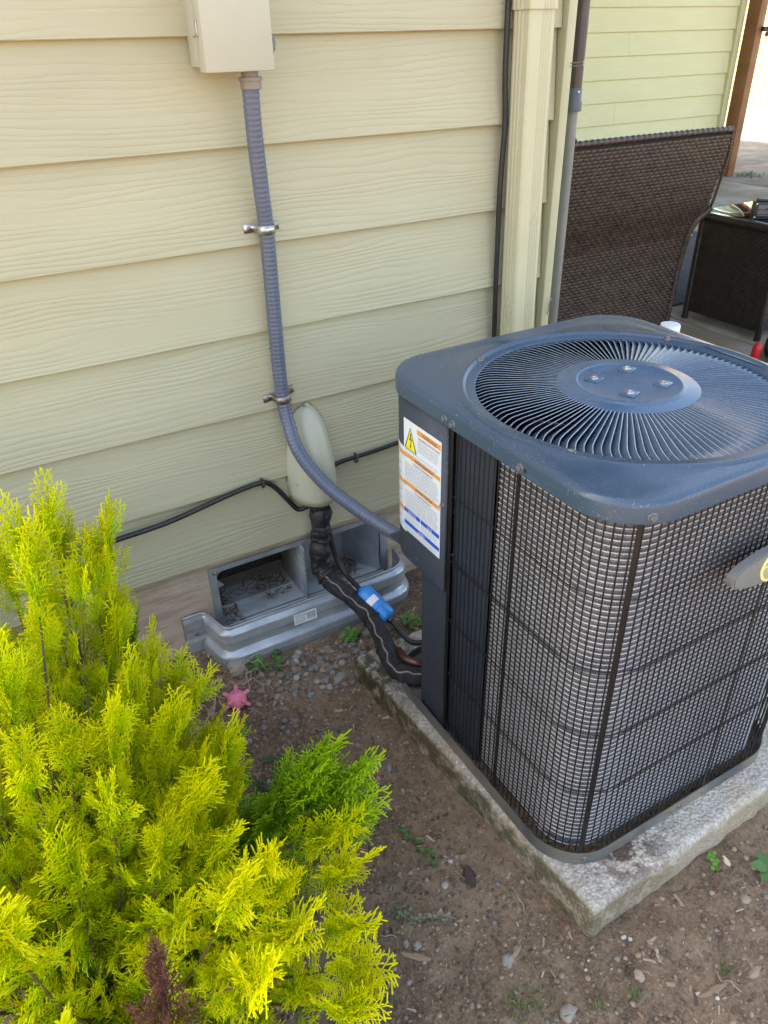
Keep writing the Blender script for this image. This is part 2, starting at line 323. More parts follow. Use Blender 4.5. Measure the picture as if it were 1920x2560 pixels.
def tint_mat(name, rough, trans=0.0, sheen=0.3):
    t = NT(name, rough, 0, sheen); a = t.n('ShaderNodeAttribute', attribute_name='tint'); t.col(a.outputs['Color'])
    if trans:
        tr = t.n('ShaderNodeBsdfTranslucent'); t.l(a.outputs['Color'], tr.inputs[0]); mx = t.n('ShaderNodeMixShader'); mx.inputs[0].default_value = trans
        t.l(t.b.outputs[0], mx.inputs[1]); t.l(tr.outputs[0], mx.inputs[2]); t.l(mx.outputs[0], t.o.inputs[0])
    return t.m
M_FOL = tint_mat('conifer_foliage', 0.55, 0.42); M_LEAF = tint_mat('weed_leaf', 0.5, 0.25)
M_STEM = simple('shrub_bark', (0.12, 0.070, 0.035), (0.20, 0.125, 0.060), 60, 0.8, bump=0.4, bscale=200)
M_CHIP = tint_mat('wood_chip', 0.85)
def set_tint(me, cols):   # per-vertex colours, array n x 3
    a = me.color_attributes.new('tint', 'FLOAT_COLOR', 'POINT'); c = np.ones((len(me.vertices), 4), np.float32); c[:, :3] = cols; a.data.foreach_set('color', c.ravel())

# ------------------------------------------------------------------ ground
def gz(x, y):
    x = np.asarray(x, float); y = np.asarray(y, float)
    z = -0.262+0.020*(smooth_noise(x*3.1+5, y*3.1+9, 1)-0.5)+0.012*(smooth_noise(x*9+2, y*9+4, 2)-0.5)+0.006*(smooth_noise(x*31, y*31, 3)-0.5)+0.0035*(smooth_noise(x*85, y*85, 4)-0.5)
    return z
def g1(x, y): return float(gz(np.array([x]), np.array([y]))[0])
def ground_mesh():
    xs = np.arange(-2.2, 0.80, 0.0085); ys = np.arange(-2.4, 0.03, 0.0085); X, Y = np.meshgrid(xs, ys, indexing='ij'); Z = gz(X, Y)
    nx, ny = X.shape; V = np.stack([X, Y, Z], -1).reshape(-1, 3); i = np.arange(nx*ny).reshape(nx, ny)
    F = np.stack([i[:-1, :-1], i[1:, :-1], i[1:, 1:], i[:-1, 1:]], -1).reshape(-1, 4)
    me = bpy.data.meshes.new('ground'); me.from_pydata(V.tolist(), [], F.tolist()); me.polygons.foreach_set('use_smooth', [True]*len(me.polygons)); return me
struct(link('ground', ground_mesh(), M_DIRT))
struct(put('terrain', MB().add([(-80,-80,-.33),(80,-80,-.33),(80,120,-.33),(-80,120,-.33)], [(0,1,2,3)]), M_DIRT))
# patio of poured slabs with open joints
patio = bpy.data.objects.new('patio', None); COL.objects.link(patio); patio.location = (3, 2, -.2); patio['kind'] = 'structure'
xb = [0.80, 2.575, 4.4, 6.2, 8.1, 10.2, 12.5, 15, 18]; yb = [-2.2, -0.9, 0.55, 2.7, 4.28, 6.6, 9, 12]
for i in range(len(xb)-1):
    for j in range(len(yb)-1):
        if xb[i+1] < 6.3 and yb[j] > 4.1: continue
        h = 0.004*sn(i*1.7, j*2.3, 5)
        put('slab', MB().bbox(xb[i]+.005, xb[i+1]-.005, yb[j]+.005, yb[j+1]-.005, -.32, -.203+h, .006, 2), M_SLAB, patio, 40)

# ------------------------------------------------------------------ house
E_ = 0.178
house = thing('house', (-1.2, 4, -.3), 'beige house with wide horizontal lap siding along both of its walls', 'house')
def plank(x0, x1, z0, e, yo, seg=1, top=0.03, th=0.0150):
    # a lap board: tilted, slightly wavy lower edge
    n = max(2, int((x1-x0)/0.05)) if seg else 2; P = []; s = random.random()*100
    for i in range(n):
        x = x0+(x1-x0)*i/(n-1); w = 0.0012*(sn(x*3, s, 6)-0.5)*2 if seg else 0; dy = 0.0015*(sn(x*2.3, s+9, 7)-0.5)*2 if seg else 0
        P.append([(x, yo+th+dy, z0+w), (x, yo+0.0012+dy, z0+w), (x, yo+dy, z0+w+.0014), (x, yo+th*1.18, z0+e+top), (x, yo+th*2.18, z0+e+top)])
    mb = MB(); mb.grid(P); mb.add(P[0], [(0,1,2,3,4)]); mb.add(P[-1], [(4,3,2,1,0)]); return mb
for k in range(15):
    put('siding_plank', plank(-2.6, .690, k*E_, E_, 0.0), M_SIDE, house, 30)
SPL = {6: 5.02, 3: 4.95, 2: 6.0, 8: 4.3, 5: 6.25, 9: 3.6}
for k in range(16):
    z0 = -0.179+k*.175; cut = SPL.get(k)
    for (a, b) in (((.77, 6.33),) if not cut else ((.77, cut-.0008), (cut+.0008, 6.33))):
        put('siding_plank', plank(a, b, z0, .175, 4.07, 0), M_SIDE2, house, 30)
put('corner_trim', MB().bbox(.6925, .7175, -.016, .028, .002, 2.72, .004, 2), M_TRIM, house, 40)
put('corner_trim', MB().bbox(6.33, 6.40, 4.045, 4.12, -.1, 2.72, .004, 2), M_SIDE2, house, 40)
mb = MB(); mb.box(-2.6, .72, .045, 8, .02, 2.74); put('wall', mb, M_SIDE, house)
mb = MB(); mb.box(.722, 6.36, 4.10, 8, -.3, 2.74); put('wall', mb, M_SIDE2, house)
put('side_wall', MB().box(.7205, .745, .03, 4.1, -.3, 2.73), M_SIDE2, house)
mb = MB()
for (a, b, c, d) in ((-2.6, -.252, -.6, .018), (.226, .715, -.6, .018), (-.252, .226, -.6, -.212), (-.252, .226, -.034, .018)): mb.box(a, b, .024, .22, c, d)
put('foundation', mb, M_FOUND, house)
mb = MB(); mb.box(-2.6, .70, .012, .0235, -.014, -.0015); put('sill_strip', mb, M_FOUND, house)
mb = MB(); mb.box(-3.0, 1.0, -.15, 8.3, 2.75, 2.95); mb.box(1.0, 6.75, 3.75, 8.3, 2.752, 2.948); put('roof', mb, M_ROOF, house)
rf = MB(); rf.add([(-3, -.14, 2.953), (1, -.14, 2.953), (6.7, 3.8, 2.953), (6.7, 8.3, 2.953), (-3, 8.3, 2.953), (0.5, 4.5, 4.3), (5.5, 6.2, 4.0)], [(0,1,5),(1,2,6,5),(2,3,6),(3,4,5,6),(4,0,5)])
put('roof_slope', rf, M_ROOF, house)

# stained post at the corner of the wing
post = thing('wood_post', (6.45, 3.95, -.2), 'reddish brown wooden post at the far corner of the pale wall', 'post')
put('shaft', MB().bbox(6.405, 6.50, 3.90, 4.04, -.20, 2.74, .008, 2), M_POST, post, 40)
mb = MB(); mb.bbox(6.46, 6.53, 3.86, 3.895, 1.02, 1.06, .006); mb.lathe([(.012,0),(.02,.004),(.02,.018),(.012,.024)], (6.50, 3.865, 1.00), (0,-1,0), 12); mb.tube([(6.50,3.86,1.05),(6.55,3.84,1.03),(6.57,3.84,1.00)], .006, 6)
put('hook', mb, M_TOOL, post, 40)
# far fence in the sun
fence = thing('board_fence', (13.5, 10, -.3), 'sunlit pale board fence far behind the brown post', 'fence')
brd = MB().bbox(-.01, .01, -.07, .07, -.33, 1.75, .004, 1).mesh('board')
for i in range(62): link('board', brd, M_FENCE, fence, (13.5+.004*math.sin(i*2.1), 5.2+i*0.153, .01*sn(i*3.3, 1, 8)))
for z in (.2, 1.4): put('rail', MB().tube([(13.54, 5.1, z), (13.54, 14.7, z)], .03, 4), M_FENCE, fence)

# ------------------------------------------------------------------ things on the wall
# downspout
ds = thing('downspout', (.58, -.04, -.2), 'cream ribbed rectangular downspout standing beside the house corner', 'downspout')
def dsp(x0, x1, y0, y1, z0, z1):
    P = []; pts = []
    def seg(a, b, ribs):
        n = 40
        for i in range(n):
            t = i/n; d = 0.0
            for c in ribs:
                if abs(t-c) < 0.045: d = 0.0022*(0.5+0.5*math.cos(math.pi*(t-c)/0.045))
            pts.append((a, b, t, d))
    cs = [((x0, y1), (x0, y0), (.22, .42, .62)), ((x0, y0), (x1, y0), (.50, .60, .70, .80)), ((x1, y0), (x1, y1), (.3, .6)), ((x1, y1), (x0, y1), ())]
    out = []
    for (a, b, ribs) in cs:
        dx, dy = b[0]-a[0], b[1]-a[1]; L = math.hypot(dx, dy); nx, ny = dy/L, -dx/L
        for i in range(60):
            t = i/60; d = 0
            for c in ribs:
                if abs(t-c) < .05: d = -.0020*(.5+.5*math.cos(math.pi*(t-c)/.05))
            r = min(t, 1-t)*L; k = .004*max(0, 1-r/.006)**2
            out.append((a[0]+dx*t+nx*(d-k), a[1]+dy*t+ny*(d-k)))
    return [[(p[0]+(1.1-z)*.018, p[1], z) for z in (z0, z1)] for p in out]
mb = MB(); mb.grid(dsp(.5475, .6145, -.068, -.010, -.16, 1.112), True); put('pipe', mb, M_DSP, ds, 35)
mb = MB(); mb.grid(dsp(.5440, .6180, -.072, -.006, 1.100, 2.5), True); put('upper_pipe', mb, M_DSP, ds, 35)
mb = MB(); mb.bbox(.556, .652, -.078, -.002, -.235, -.16, .01, 3); put('shoe', mb, M_DSP, ds, 35)
# black vertical cable
mb = MB(); mb.tube(spl([(.530, -.012, 2.4), (.532, -.012, 1.5), (.5335, -.012, 1.10), (.535, -.013, .98), (.5415, -.013, .89), (.5385, -.012, .78), (.5400, -.012, .6), (.5445, -.012, .42), (.546, -.012, .25), (.535, -.012, .12), (.50, -.012, .02), (.50, -.02, -.22)], 8), .0062, 8)
tag(put('cable', mb, M_CABLE, None, 60), 'black cable running straight down the siding left of the downspout', 'cable')
# electrical disconnect box
eb = thing('electrical_box', (-.08, -.04, 1.01), 'cream painted metal electrical box mounted high on the siding', 'electrical box')
put('body', MB().bbox(-.139, -.024, -.060, .006, 1.022, 1.30, .002, 2), M_BOX, eb, 40)
put('cover', MB().bbox(-.1425, -.020, -.086, -.050, 1.0145, 1.292, .0022, 2), M_BOX, eb, 40)
mb = MB(); mb.prism([(-.026,-.016),(-.0185,-.014),(-.0140,-.008),(-.0125,0),(-.0140,.008),(-.0185,.014),(-.026,.016)], lambda u, v, d: (u+.002, -.074-d, 1.054+v), 0, .0022); put('latch_tab', mb, M_BOLT, eb, 40)
mb = MB(); mb.bbox(-.1455, -.142, -.068, -.060, 1.066, 1.089, .001, 1); put('hasp', mb, M_STEEL, eb, 40)
mb = MB(); mb.tube([(-.1398, -.038+.006*math.cos(a), 1.062+.006*math.sin(a)) for a in np.linspace(.4, 3.0, 9)], .0006, 5); put('knockout_ring', mb, M_SCREW, eb)
# conduit
cd = thing('flexible_conduit', (-.05, -.03, .12), 'ribbed grey flexible conduit curving from the box down to the unit', 'conduit')
pts = spl([(-.0535, -.050, 1.003), (-.0545, -.048, .97), (-.0525, -.042, .90), (-.0475, -.034, .82), (-.0415, -.025, .745), (-.0415, -.023, .65), (-.0425, -.022, .55), (-.0435, -.023, .45), (-.0420, -.025, .385), (-.0405, -.038, .335), (-.036, -.074, .274), (-.006, -.125, .212), (.036, -.188, .166), (.072, -.255, .138), (.100, -.31, .126), (.135, -.36, .12)], 14)
pp = resample(pts, .0022); rr = [.0152+.00036*math.cos(2*math.pi*i*.0022/.0088) for i in range(len(pp))]
mb = MB(); mb.tube(pp, rr, 18); put('hose', mb, M_COND, cd, 60)
mb = MB(); mb.lathe([(.0165,0),(.0185,.001),(.0185,.013),(.021,.0135),(.021,.019),(.015,.0195),(.015,.028)], (-.0535, -.050, .986), (0,0,1), 22); put('connector', mb, M_CONN, cd, 40)
def strap(name, x, z, tilt, y0=-.001, cy=-.022, m=M_STEEL, dz=0.0):
    t = thing(name, (x, -.005, z), *lab_strap[0]); M = Matrix.Translation((x, 0, z)) @ Matrix.Rotation(tilt, 4, 'Y'); w = .0085
    P = []
    prof = [(-.037, y0), (-.0175, y0)]+[(-.0172*math.cos(a), cy-.0172*math.sin(a)) for a in np.linspace(-.3, math.pi+.3, 17)]+[(.0175, y0), (.037, y0)]
    mb = MB()
    for off in (0.0,):
        P = [[M @ Vector((px, py, -w)), M @ Vector((px, py, w))] for px, py in prof]; mb.grid(P)
    o = put('band', mb, m, t, 50); md = o.modifiers.new('thick', 'SOLIDIFY'); md.thickness = .0016; md.offset = 0
    for sx in (-.028, .028):
        s = MB(); s.lathe([(.0042,0),(.004,.0016),(.002,.0024)], M @ Vector((sx, y0-.0008, 0)), (0,-1,0), 12); so = put('screw', s, M_SCREW, t, 40)
    return t
lab_strap = [('zinc pipe strap clamping the conduit below the electrical box', 'pipe strap', 'conduit straps')]
strap('pipe_strap', -.0415, .745, 0.0, y0=.0, cy=-.024)
lab_strap = [('tarnished pipe strap clamping the conduit just above the pale cover', 'pipe strap', 'conduit straps')]
strap('pipe_strap', -.042, .388, -.14, y0=.0, cy=-.024, m=M_SCREW)
# line set cover
cv = thing('pipe_cover', (.018, -.03, .115), 'pale green plastic dome cover over the pipe exit on the siding', 'pipe cover')
lev = [(.116, .057, .079), (.135, .0585, .081), (.18, .059, .081), (.22, .0565, .076), (.255, .051, .066), (.285, .0455, .055), (.308, .0385, .042), (.325, .0300, .030), (.336, .0205, .019), (.342, .0110, .010), (.345, .003, .004)]
P = [[(.018+w*math.cos(a), .006-(d+.006)*math.sin(a), z) for a in np.linspace(0, math.pi, 33)] for (z, w, d) in lev]
mb = MB(); mb.grid(P); o = put('shell', mb, M_DOME, cv, 60); md = o.modifiers.new('thick', 'SOLIDIFY'); md.thickness = .003; md.offset = -1
mb = MB(); mb.tube(spl([(.020, .000, .349), (.030, .000, .341), (.042, .001, .328), (.053, .002, .309), (.063, .003, .284), (.068, .004, .262)], 5), [.003+.0018*sn(i*.7, 3, 40) for i in range(26)], 6); put('sealant', mb, M_DOME, cv, 60)
for (x, z) in ((-.036, .17), (.071, .15)):
    mb = MB(); mb.lathe([(.003,0),(.0028,.001),(.001,.0018)], (x, -.038, z), (-1 if x < 0 else 1, -.6, 0), 10); put('rivet', mb, M_DOME, cv, 40)
# low cables left and right with clips
mb = MB(); mb.tube(spl([(-1.2, -.014, .10), (-.8, -.014, .128), (-.502, -.012, .146), (-.355, -.012, .153), (-.271, -.013, .166), (-.183, -.012, .181), (-.125, -.012, .187), (-.100, -.012, .184), (-.077, -.012, .162), (-.050, -.014, .121), (-.028, -.018, .09), (-.004, -.03, .10)], 8), .0062, 8)
tag(put('cable', mb, M_CABLE, None, 60), 'black cable sagging across the low siding left of the pale cover', 'cable')
mb = MB(); mb.tube(spl([(.06, -.02, .165), (.085, -.012, .180), (.142, -.012, .184), (.2, -.012, .186), (.256, -.012, .190), (.36, -.012, .196), (.5, -.012, .2)], 8), .0052, 8)
tag(put('cable', mb, M_CABLE, None, 60), 'black cable stapled along the siding between the cover and the unit', 'cable')
for (x, z, lb) in ((-.107, .180, 'small cable clip at the top of the left cable bend'), (.139, .177, 'small cable clip right of the pale pipe cover')):
    t = thing('cable_clip', (x, -.004, z), lb, 'cable clip', 'cable clips')
    mb = MB(); mb.tube([(x, -.001, z+.012), (x, -.016, z+.014), (x, -.021, z+.004), (x, -.014, z-.006), (x, -.002, z-.008)], .0022, 6); put('hoop', mb, M_CABLE, t, 40)
    mb = MB(); mb.lathe([(.0045,0),(.0045,.002),(.003,.004)], (x+.002, -.003, z-.010), (0,-1,0), 12); put('nail_head', mb, M_STEEL, t, 40)
# nails and hook on the corner trim
t = thing('nail', (.72, -.02, 1.0), 'pair of rusty nails sticking out of the corner trim high up', 'nail')
for dz in (0, .006):
    mb = MB(); mb.tube([(.712, -.014, .995+dz), (.724, -.042, .997+dz)], .0014, 6); mb.lathe([(.003,0),(.003,.001)], (.724, -.042, .997+dz), (.4,-.9,0), 8); put('shank', mb, M_SCREW, t, 40)
mb = MB(); mb.tube(spl([(.722, -.0165, .475), (.714, -.022, .482), (.708, -.022, .47), (.710, -.02, .455), (.709, -.019, .445), (.713, -.02, .44)], 5), .0011, 6)
tag(put('wire_hook', mb, M_SCREW, None, 60), 'thin rusty bent wire hook on the lower corner trim', 'hook')

# ------------------------------------------------------------------ foundation vent and its well
vt = thing('foundation_vent', (-.01, .02, -.2), 'galvanised foundation vent set in the concrete under the siding', 'vent')
mb = MB(); x0, x1, z0, z1 = -.262, .236, -.216, -.026; w = .013
def frame_ring(w, y):
    out = []
    def rr(x0, x1, z0, z1, r):
        pts = []
        for (cx, cz, a0) in ((x0+r, z0+r, 180), (x1-r, z0+r, 270), (x1-r, z1-r, 0), (x0+r, z1-r, 90)):
            for k in range(6): a = R_(a0+18*k); pts.append((cx+r*math.cos(a), y, cz+r*math.sin(a)))
        return pts
    return rr
rr = frame_ring(w, .0185); A = rr(x0, x1, z0, z1, .004); B = rr(x0+.018, x1-.02, z0+.012, z1-.014, .018)
n = len(A); mb.add(A+B, [(i, (i+1) % n, n+(i+1) % n, n+i) for i in range(n)])
o = put('frame', mb, M_GALV, vt); md = o.modifiers.new('thick', 'SOLIDIFY'); md.thickness = .002; md.offset = 0
put('floor', MB().box(-.25, .222, .012, .185, -.2125, -.2105), M_GALVD, vt)
put('roof_sheet', MB().box(-.25, .222, .0225, .185, -.038, -.036), M_GALVD, vt)
put('side_sheet', MB().box(-.2515, -.2498, .0225, .185, -.2105, -.038), M_GALVD, vt)
put('side_sheet', MB().add([(.214,.0225,-.2100),(.150,.125,-.2100),(.150,.125,-.0385),(.214,.0225,-.0385)], [(0,1,2,3)]), M_GALV, vt)
mb = MB(); P = [[(-.018-(.0012*math.cos(z*2*math.pi/.018)), y, z-.055*(.12-y)*0) for z in np.linspace(-.209, -.040, 60)] for y in (.0, .17)]
mb.grid(P); o = put('divider', mb, M_GALV, vt, 50); md = o.modifiers.new('thick', 'SOLIDIFY'); md.thickness = .0015
put('back_board', MB().box(-.016, .16, .128, .132, -.2095, -.039), M_GALVD, vt)
mb = MB()
for x in np.arange(-.248, -.02, .006): mb.box(x-.0004, x+.0004, .1700, .1708, -.2095, -.039)
for z in np.arange(-.206, -.04, .006): mb.box(-.249, -.02, .1709, .1717, z-.0004, z+.0004)
put('screen', mb, M_SCREW, vt)
put('shadow_board', MB().box(-.252, .226, .30, .305, -.3, .0), M_WBACK, vt)  # near-black sheet added behind the vent; its colour stands in for shade
put('ledge', MB().box(-.249, -.02, .085, .0865, -.2104, -.199), M_GALVD, vt)
for (x, z) in ((-.247, -.040), (.222, -.040)):
    mb = MB(); mb.lathe([(.007,0),(.007,.0008),(.0035,.001),(.0035,.003),(.001,.004)], (x, .0173, z), (0,-1,0), 14); put('screw', mb, M_STEEL, vt, 40)
for z in (-.075, -.185):
    mb = MB(); mb.add([(-.243,.019,z+.012),(-.243,.019,z-.012),(-.228,.022,z-.010)], [(0,1,2)]); o = put('tab', mb, M_GALV, vt); md = o.modifiers.new('t', 'SOLIDIFY'); md.thickness = .001
# leaf litter inside
def litter(n, box, seed, ln=(.006, .03)):
    rs = random.Random(seed); mb = MB()
    for i in range(n):
        p = Vector((rs.uniform(box[0], box[1]), rs.uniform(box[2], box[3]), box[4]+rs.random()*.006)); a = rs.random()*6.28; L = rs.uniform(*ln)/2; d = Vector((math.cos(a), math.sin(a), rs.uniform(-.15, .15)))*L
        mb.tube([p-d, p+Vector((0,0,.002)), p+d], rs.uniform(.0005, .0014), 4)
    return mb
lt = litter(130, (.06, .17, .04, .12, -.208), 3); l2 = litter(60, (-.11, -.03, .06, .15, -.208), 4); l3 = litter(90, (-.24, -.19, .015, .15, -.208), 5); l4 = litter(70, (-.24, -.03, .1, .165, -.208), 6)
for q in (l2, l3, l4): lt.add(q.v, q.f)
tag(put('leaf_litter', lt, M_STEM, None), 'brown dry needles and debris lying inside the vent', 'debris', kind='stuff')
# well
wl = thing('vent_well', (0, -.06, -.26), 'corrugated galvanised well around the vent, bent at its left corner', 'vent well')
plan = [(-.345, .0165), (-.30, .0165), (-.2925, .012), (-.287, .002), (-.270, -.062), (-.2655, -.071), (-.257, -.0765)]+[(x, -.0765+.0007*math.sin(i)) for i, x in enumerate(np.linspace(-.23, .16, 16))]+[(.20, -.074), (.225, -.066), (.240, -.048), (.247, -.02), (.252, .017)]
nrm = []
for i in range(len(plan)):
    a = plan[max(i-1, 0)]; b = plan[min(i+1, len(plan)-1)]; dx, dy = b[0]-a[0], b[1]-a[1]; L = math.hypot(dx, dy); nrm.append((dy/L, -dx/L))
WU = (0, .006, .013, .016, .037, .040, .047, .050, .067, .070, .078, .081, .098, .101, .12); WD = (0, .0005, .0090, .0105, .0105, .0095, .0010, .0, .0, .0015, .0120, .0135, .0135, .0120, .0060)
zs = [-.142-u for u in np.linspace(0, .12, 121)]; P = []
for (p, nn) in zip(plan, nrm):
    row = []
    for z in zs:
        u = (-.142-z); d = float(np.interp(u, WU, WD))+u*.10
        if p[1] > .005: d = .0*d+(.001+.25*float(np.interp(u, WU, WD)) if p[0] < 0 else 0)
        row.append((p[0]+nn[0]*d, p[1]+nn[1]*d, z))
    P.append(row)
mb = MB(); mb.grid(P); o = put('wall_sheet', mb, M_GALV, wl, 60); md = o.modifiers.new('thick', 'SOLIDIFY'); md.thickness = .0016; md.offset = 0
mb = MB(); mb.tube([(p[0], p[1], -.1415) for p in plan], .0024, 8); put('rolled_rim', mb, M_GALV, wl, 60)
mb = MB(); mb.lathe([(.006,0),(.006,.001),(.003,.002),(.003,.004)], (-.318, .0125, -.198), (0,-1,0), 12); put('bolt', mb, M_SCREW, wl, 40)
# sticker on the well, lines of tiny print and a bar code
fy = lambda x, z, d: (x, -.0935-d-(-.168-z)*.10, z)
def strip(mb, pts, d): mb.prism(pts, fy, d, d+.0004); return mb
stx = (-.098, -.036); stz = (-.190, -.160)
st = put('sticker', MB().prism([(stx[0], stz[0]), (stx[1], stz[0]), (stx[1], stz[1]), (stx[0], stz[1])], fy, 0, .0005), M_WHITE, wl)
mb = MB(); rs = random.Random(2)
for r in range(5):
    x = stx[0]+.004
    while x < stx[0]+.030:
        l = rs.uniform(.002, .007); z = stz[1]-.005-r*.0052; strip(mb, [(x, z), (x+l, z), (x+l, z+.0016), (x, z+.0016)], .0006); x += l+.0012
x = stx[0]+.036
while x < stx[1]-.003:
    l = rs.uniform(.0005, .0017); strip(mb, [(x, stz[0]+.006), (x+l, stz[0]+.006), (x+l, stz[1]-.004), (x, stz[1]-.004)], .0006); x += l+rs.uniform(.0006, .0014)
put('print', mb, M_INKL, st, kind='stuff')
# small concrete block at the well corner
def rock_mesh(name, sx, sy, sz, seed, sub=3, amp=.28, fl=0.0):
    bm = bmesh.new(); bmesh.ops.create_icosphere(bm, subdivisions=sub, radius=1.0)
    for v in bm.verts:
        c = v.co.copy(); d = 1+amp*(sn(c.x*1.6+seed, c.y*1.6+c.z*1.3+seed*2, seed)-.5)*2+amp*.35*(sn(c.x*4+c.z*3, c.y*4+seed, seed+1)-.5)*2
        v.co = Vector((c.x*sx, c.y*sy, c.z*sz))*d
    me = bpy.data.meshes.new(name); bm.to_mesh(me); bm.free(); me.polygons.foreach_set('use_smooth', [True]*len(me.polygons)); return me
def stone(x, y, sx, sy, sz, seed, col, label, cat='stone', name='stone', rz=0, dz=0.3, m=None, grp='loose stones', amp=.28):
    me = rock_mesh(name, sx, sy, sz, seed, 3, amp); set_tint(me, np.array(col)*np.ones((len(me.vertices), 1)))
    o = link(name, me, m or M_PEB, None, (x, y, g1(x, y)+sz*dz)); o.rotation_euler = (0, 0, rz); return tag(o, label, cat, grp)
stone(-.262, -.100, .022, .018, .024, 3, (.40, .36, .30), 'small pale concrete lump under the left well corner', 'concrete lump', 'concrete_lump', grp=None)

# ------------------------------------------------------------------ insulated line set
def rough_up(mb, amp, fr, seed):
    V = np.array([tuple(p) for p in mb.v]); d = [smooth_noise(V[:, 0]*fr+V[:, 2]*fr*.7+9*k, V[:, 1]*fr+V[:, 2]*fr*.9+5*k, seed+k)-.5 for k in range(3)]; V += amp*np.stack(d, -1)*2; mb.v = [tuple(p) for p in V]; return mb
ls = thing('insulated_pipe', (.03, -.2, -.19), 'black foam insulated pipe running from the cover down to the unit', 'pipe')
main = spl([(.018, -.038, .16), (.016, -.048, .09), (.012, -.050, .03), (.004, -.052, -.03), (-.004, -.062, -.066), (.006, -.095, -.092), (.032, -.150, -.112), (.051, -.212, -.137), (.046, -.285, -.150), (.028, -.350, -.155), (.026, -.402, -.156), (.050, -.432, -.157), (.085, -.445, -.158), (.14, -.44, -.158)], 8)
rr = [.0215+.0016*(sn(i*.35, 2, 11)-.5)*2 for i in range(len(main))]
iL = 36
mb = rough_up(MB().tube(resample(main[iL:], .004), .0213, 20), .0022, 38, 52); put('foam_sleeve', mb, M_FOAM, ls, 60)
tp = main[:iL+3]; tp = resample(tp, .003); rr2 = [.0232+.0040*(sn(i*.17, 5, 12)-.5)*2+.0022*(sn(i*.6, 8, 13)-.5)*2 for i in range(len(tp))]
mb = rough_up(MB().tube(tp, rr2, 20), .0035, 55, 51); put('tape_wrap', mb, M_TAPE, ls, 60)
mb = MB(); mb.tube([main[7]+Vector((0,0,-.004)), main[9], main[11], main[13]], [.024, .0285, .0285, .0235], 18); mb = rough_up(mb, .004, 60, 53); put('tape_bulge', mb, M_TAPE, ls, 60)
# seam line along the foam, on the camera-left upper side
seam = []
for i in range(iL, len(main)-4):
    T = (main[min(i+1, len(main)-1)]-main[i-1]).normalized(); up = Vector((-.45, -.35, .8)); up = (up-T*up.dot(T)).normalized(); sd_ = T.cross(up)
    a = .10+.16*math.sin(i*.42)+.1*math.sin(i*1.1); seam.append(main[i]+(up*math.cos(a)+sd_*math.sin(a))*(rr[i]+.0002))
mb = MB(); mb.tube(seam, .0022, 6); put('seam', mb, M_SEAM, ls, 60)
for i in (iL+4, iL+13, iL+22, iL+33, iL+43):
    T = (main[i+1]-main[i-1]).normalized(); N = T.orthogonal().normalized(); B = T.cross(N)
    mb = MB(); mb.tube([main[i]+(N*math.cos(a)+B*math.sin(a))*(rr[i]+.0008) for a in np.linspace(0, 6.2832, 25)], .0017, 6, False); put('cable_tie', mb, M_CABLE, ls, 60)
mb = MB(); mb.tube(spl([(.052, -.352, -.146), (.047, -.385, -.140), (.062, -.412, -.140), (.09, -.425, -.142), (.13, -.43, -.143)], 6), .0105, 12); put('copper_bend', mb, M_COPPER, ls, 60)
mb = MB(); mb.bbox(-.016, .012, -.0790, -.0765, -.058, -.028, .0008, 1, Matrix.Rotation(.06, 4, 'Y')); put('tape_end', mb, M_TAPE, ls, 40)
# liquid line with filter drier
ll = thing('liquid_line', (.09, -.2, -.17), 'thin black liquid line carrying the blue filter canister', 'pipe')
mb = MB(); mb.tube(spl([(.030, -.052, .05), (.036, -.054, -.0), (.044, -.062, -.055), (.053, -.085, -.088), (.058, -.12, -.098), (.064, -.155, -.106)], 8), .0066, 10); put('pipe', mb, M_CABLE, ll, 60)
mb = MB(); mb.tube(spl([(.092, -.238, -.146), (.100, -.262, -.160), (.108, -.292, -.178), (.122, -.312, -.184), (.145, -.325, -.182), (.18, -.35, -.18)], 8), .0062, 10); put('pipe', mb, M_CABLE, ll, 60)
dr = thing('filter_drier', (.08, -.2, -.15), 'blue painted steel filter canister with a white label band', 'filter drier')
A0 = Vector((.064, -.155, -.106)); A1 = Vector((.092, -.240, -.147)); ax = (A1-A0).normalized(); L = (A1-A0).length
mb = MB(); mb.lathe([(.006,-.006),(.008,-.002),(.017,.000),(.0225,.005),(.0245,.012),(.0245,L*.62),(.0255,L*.63),(.0255,L*.66),(.0245,L*.67),(.0245,L-.010),(.0225,L-.004),(.017,L+.001),(.008,L+.002),(.006,L+.008)], A0, ax, 28); put('shell', mb, M_BLUE, dr, 40)
U = (Vector((-.35,-.3,.9))-ax*Vector((-.35,-.3,.9)).dot(ax)).normalized(); V = ax.cross(U); P = [[A0+ax*h+(U*math.cos(a)+V*math.sin(a))*.0248 for h in (L*.33, L*.52)] for a in np.linspace(-.55, .9, 14)]
mb = MB(); mb.grid(P); put('label_band', mb, M_WHITE, dr, 60)
mb = MB(); mb.lathe([(.008,0),(.010,.002),(.010,.010),(.007,.012)], A1-ax*.002, ax, 14); put('fitting', mb, M_COPPER, dr, 40)

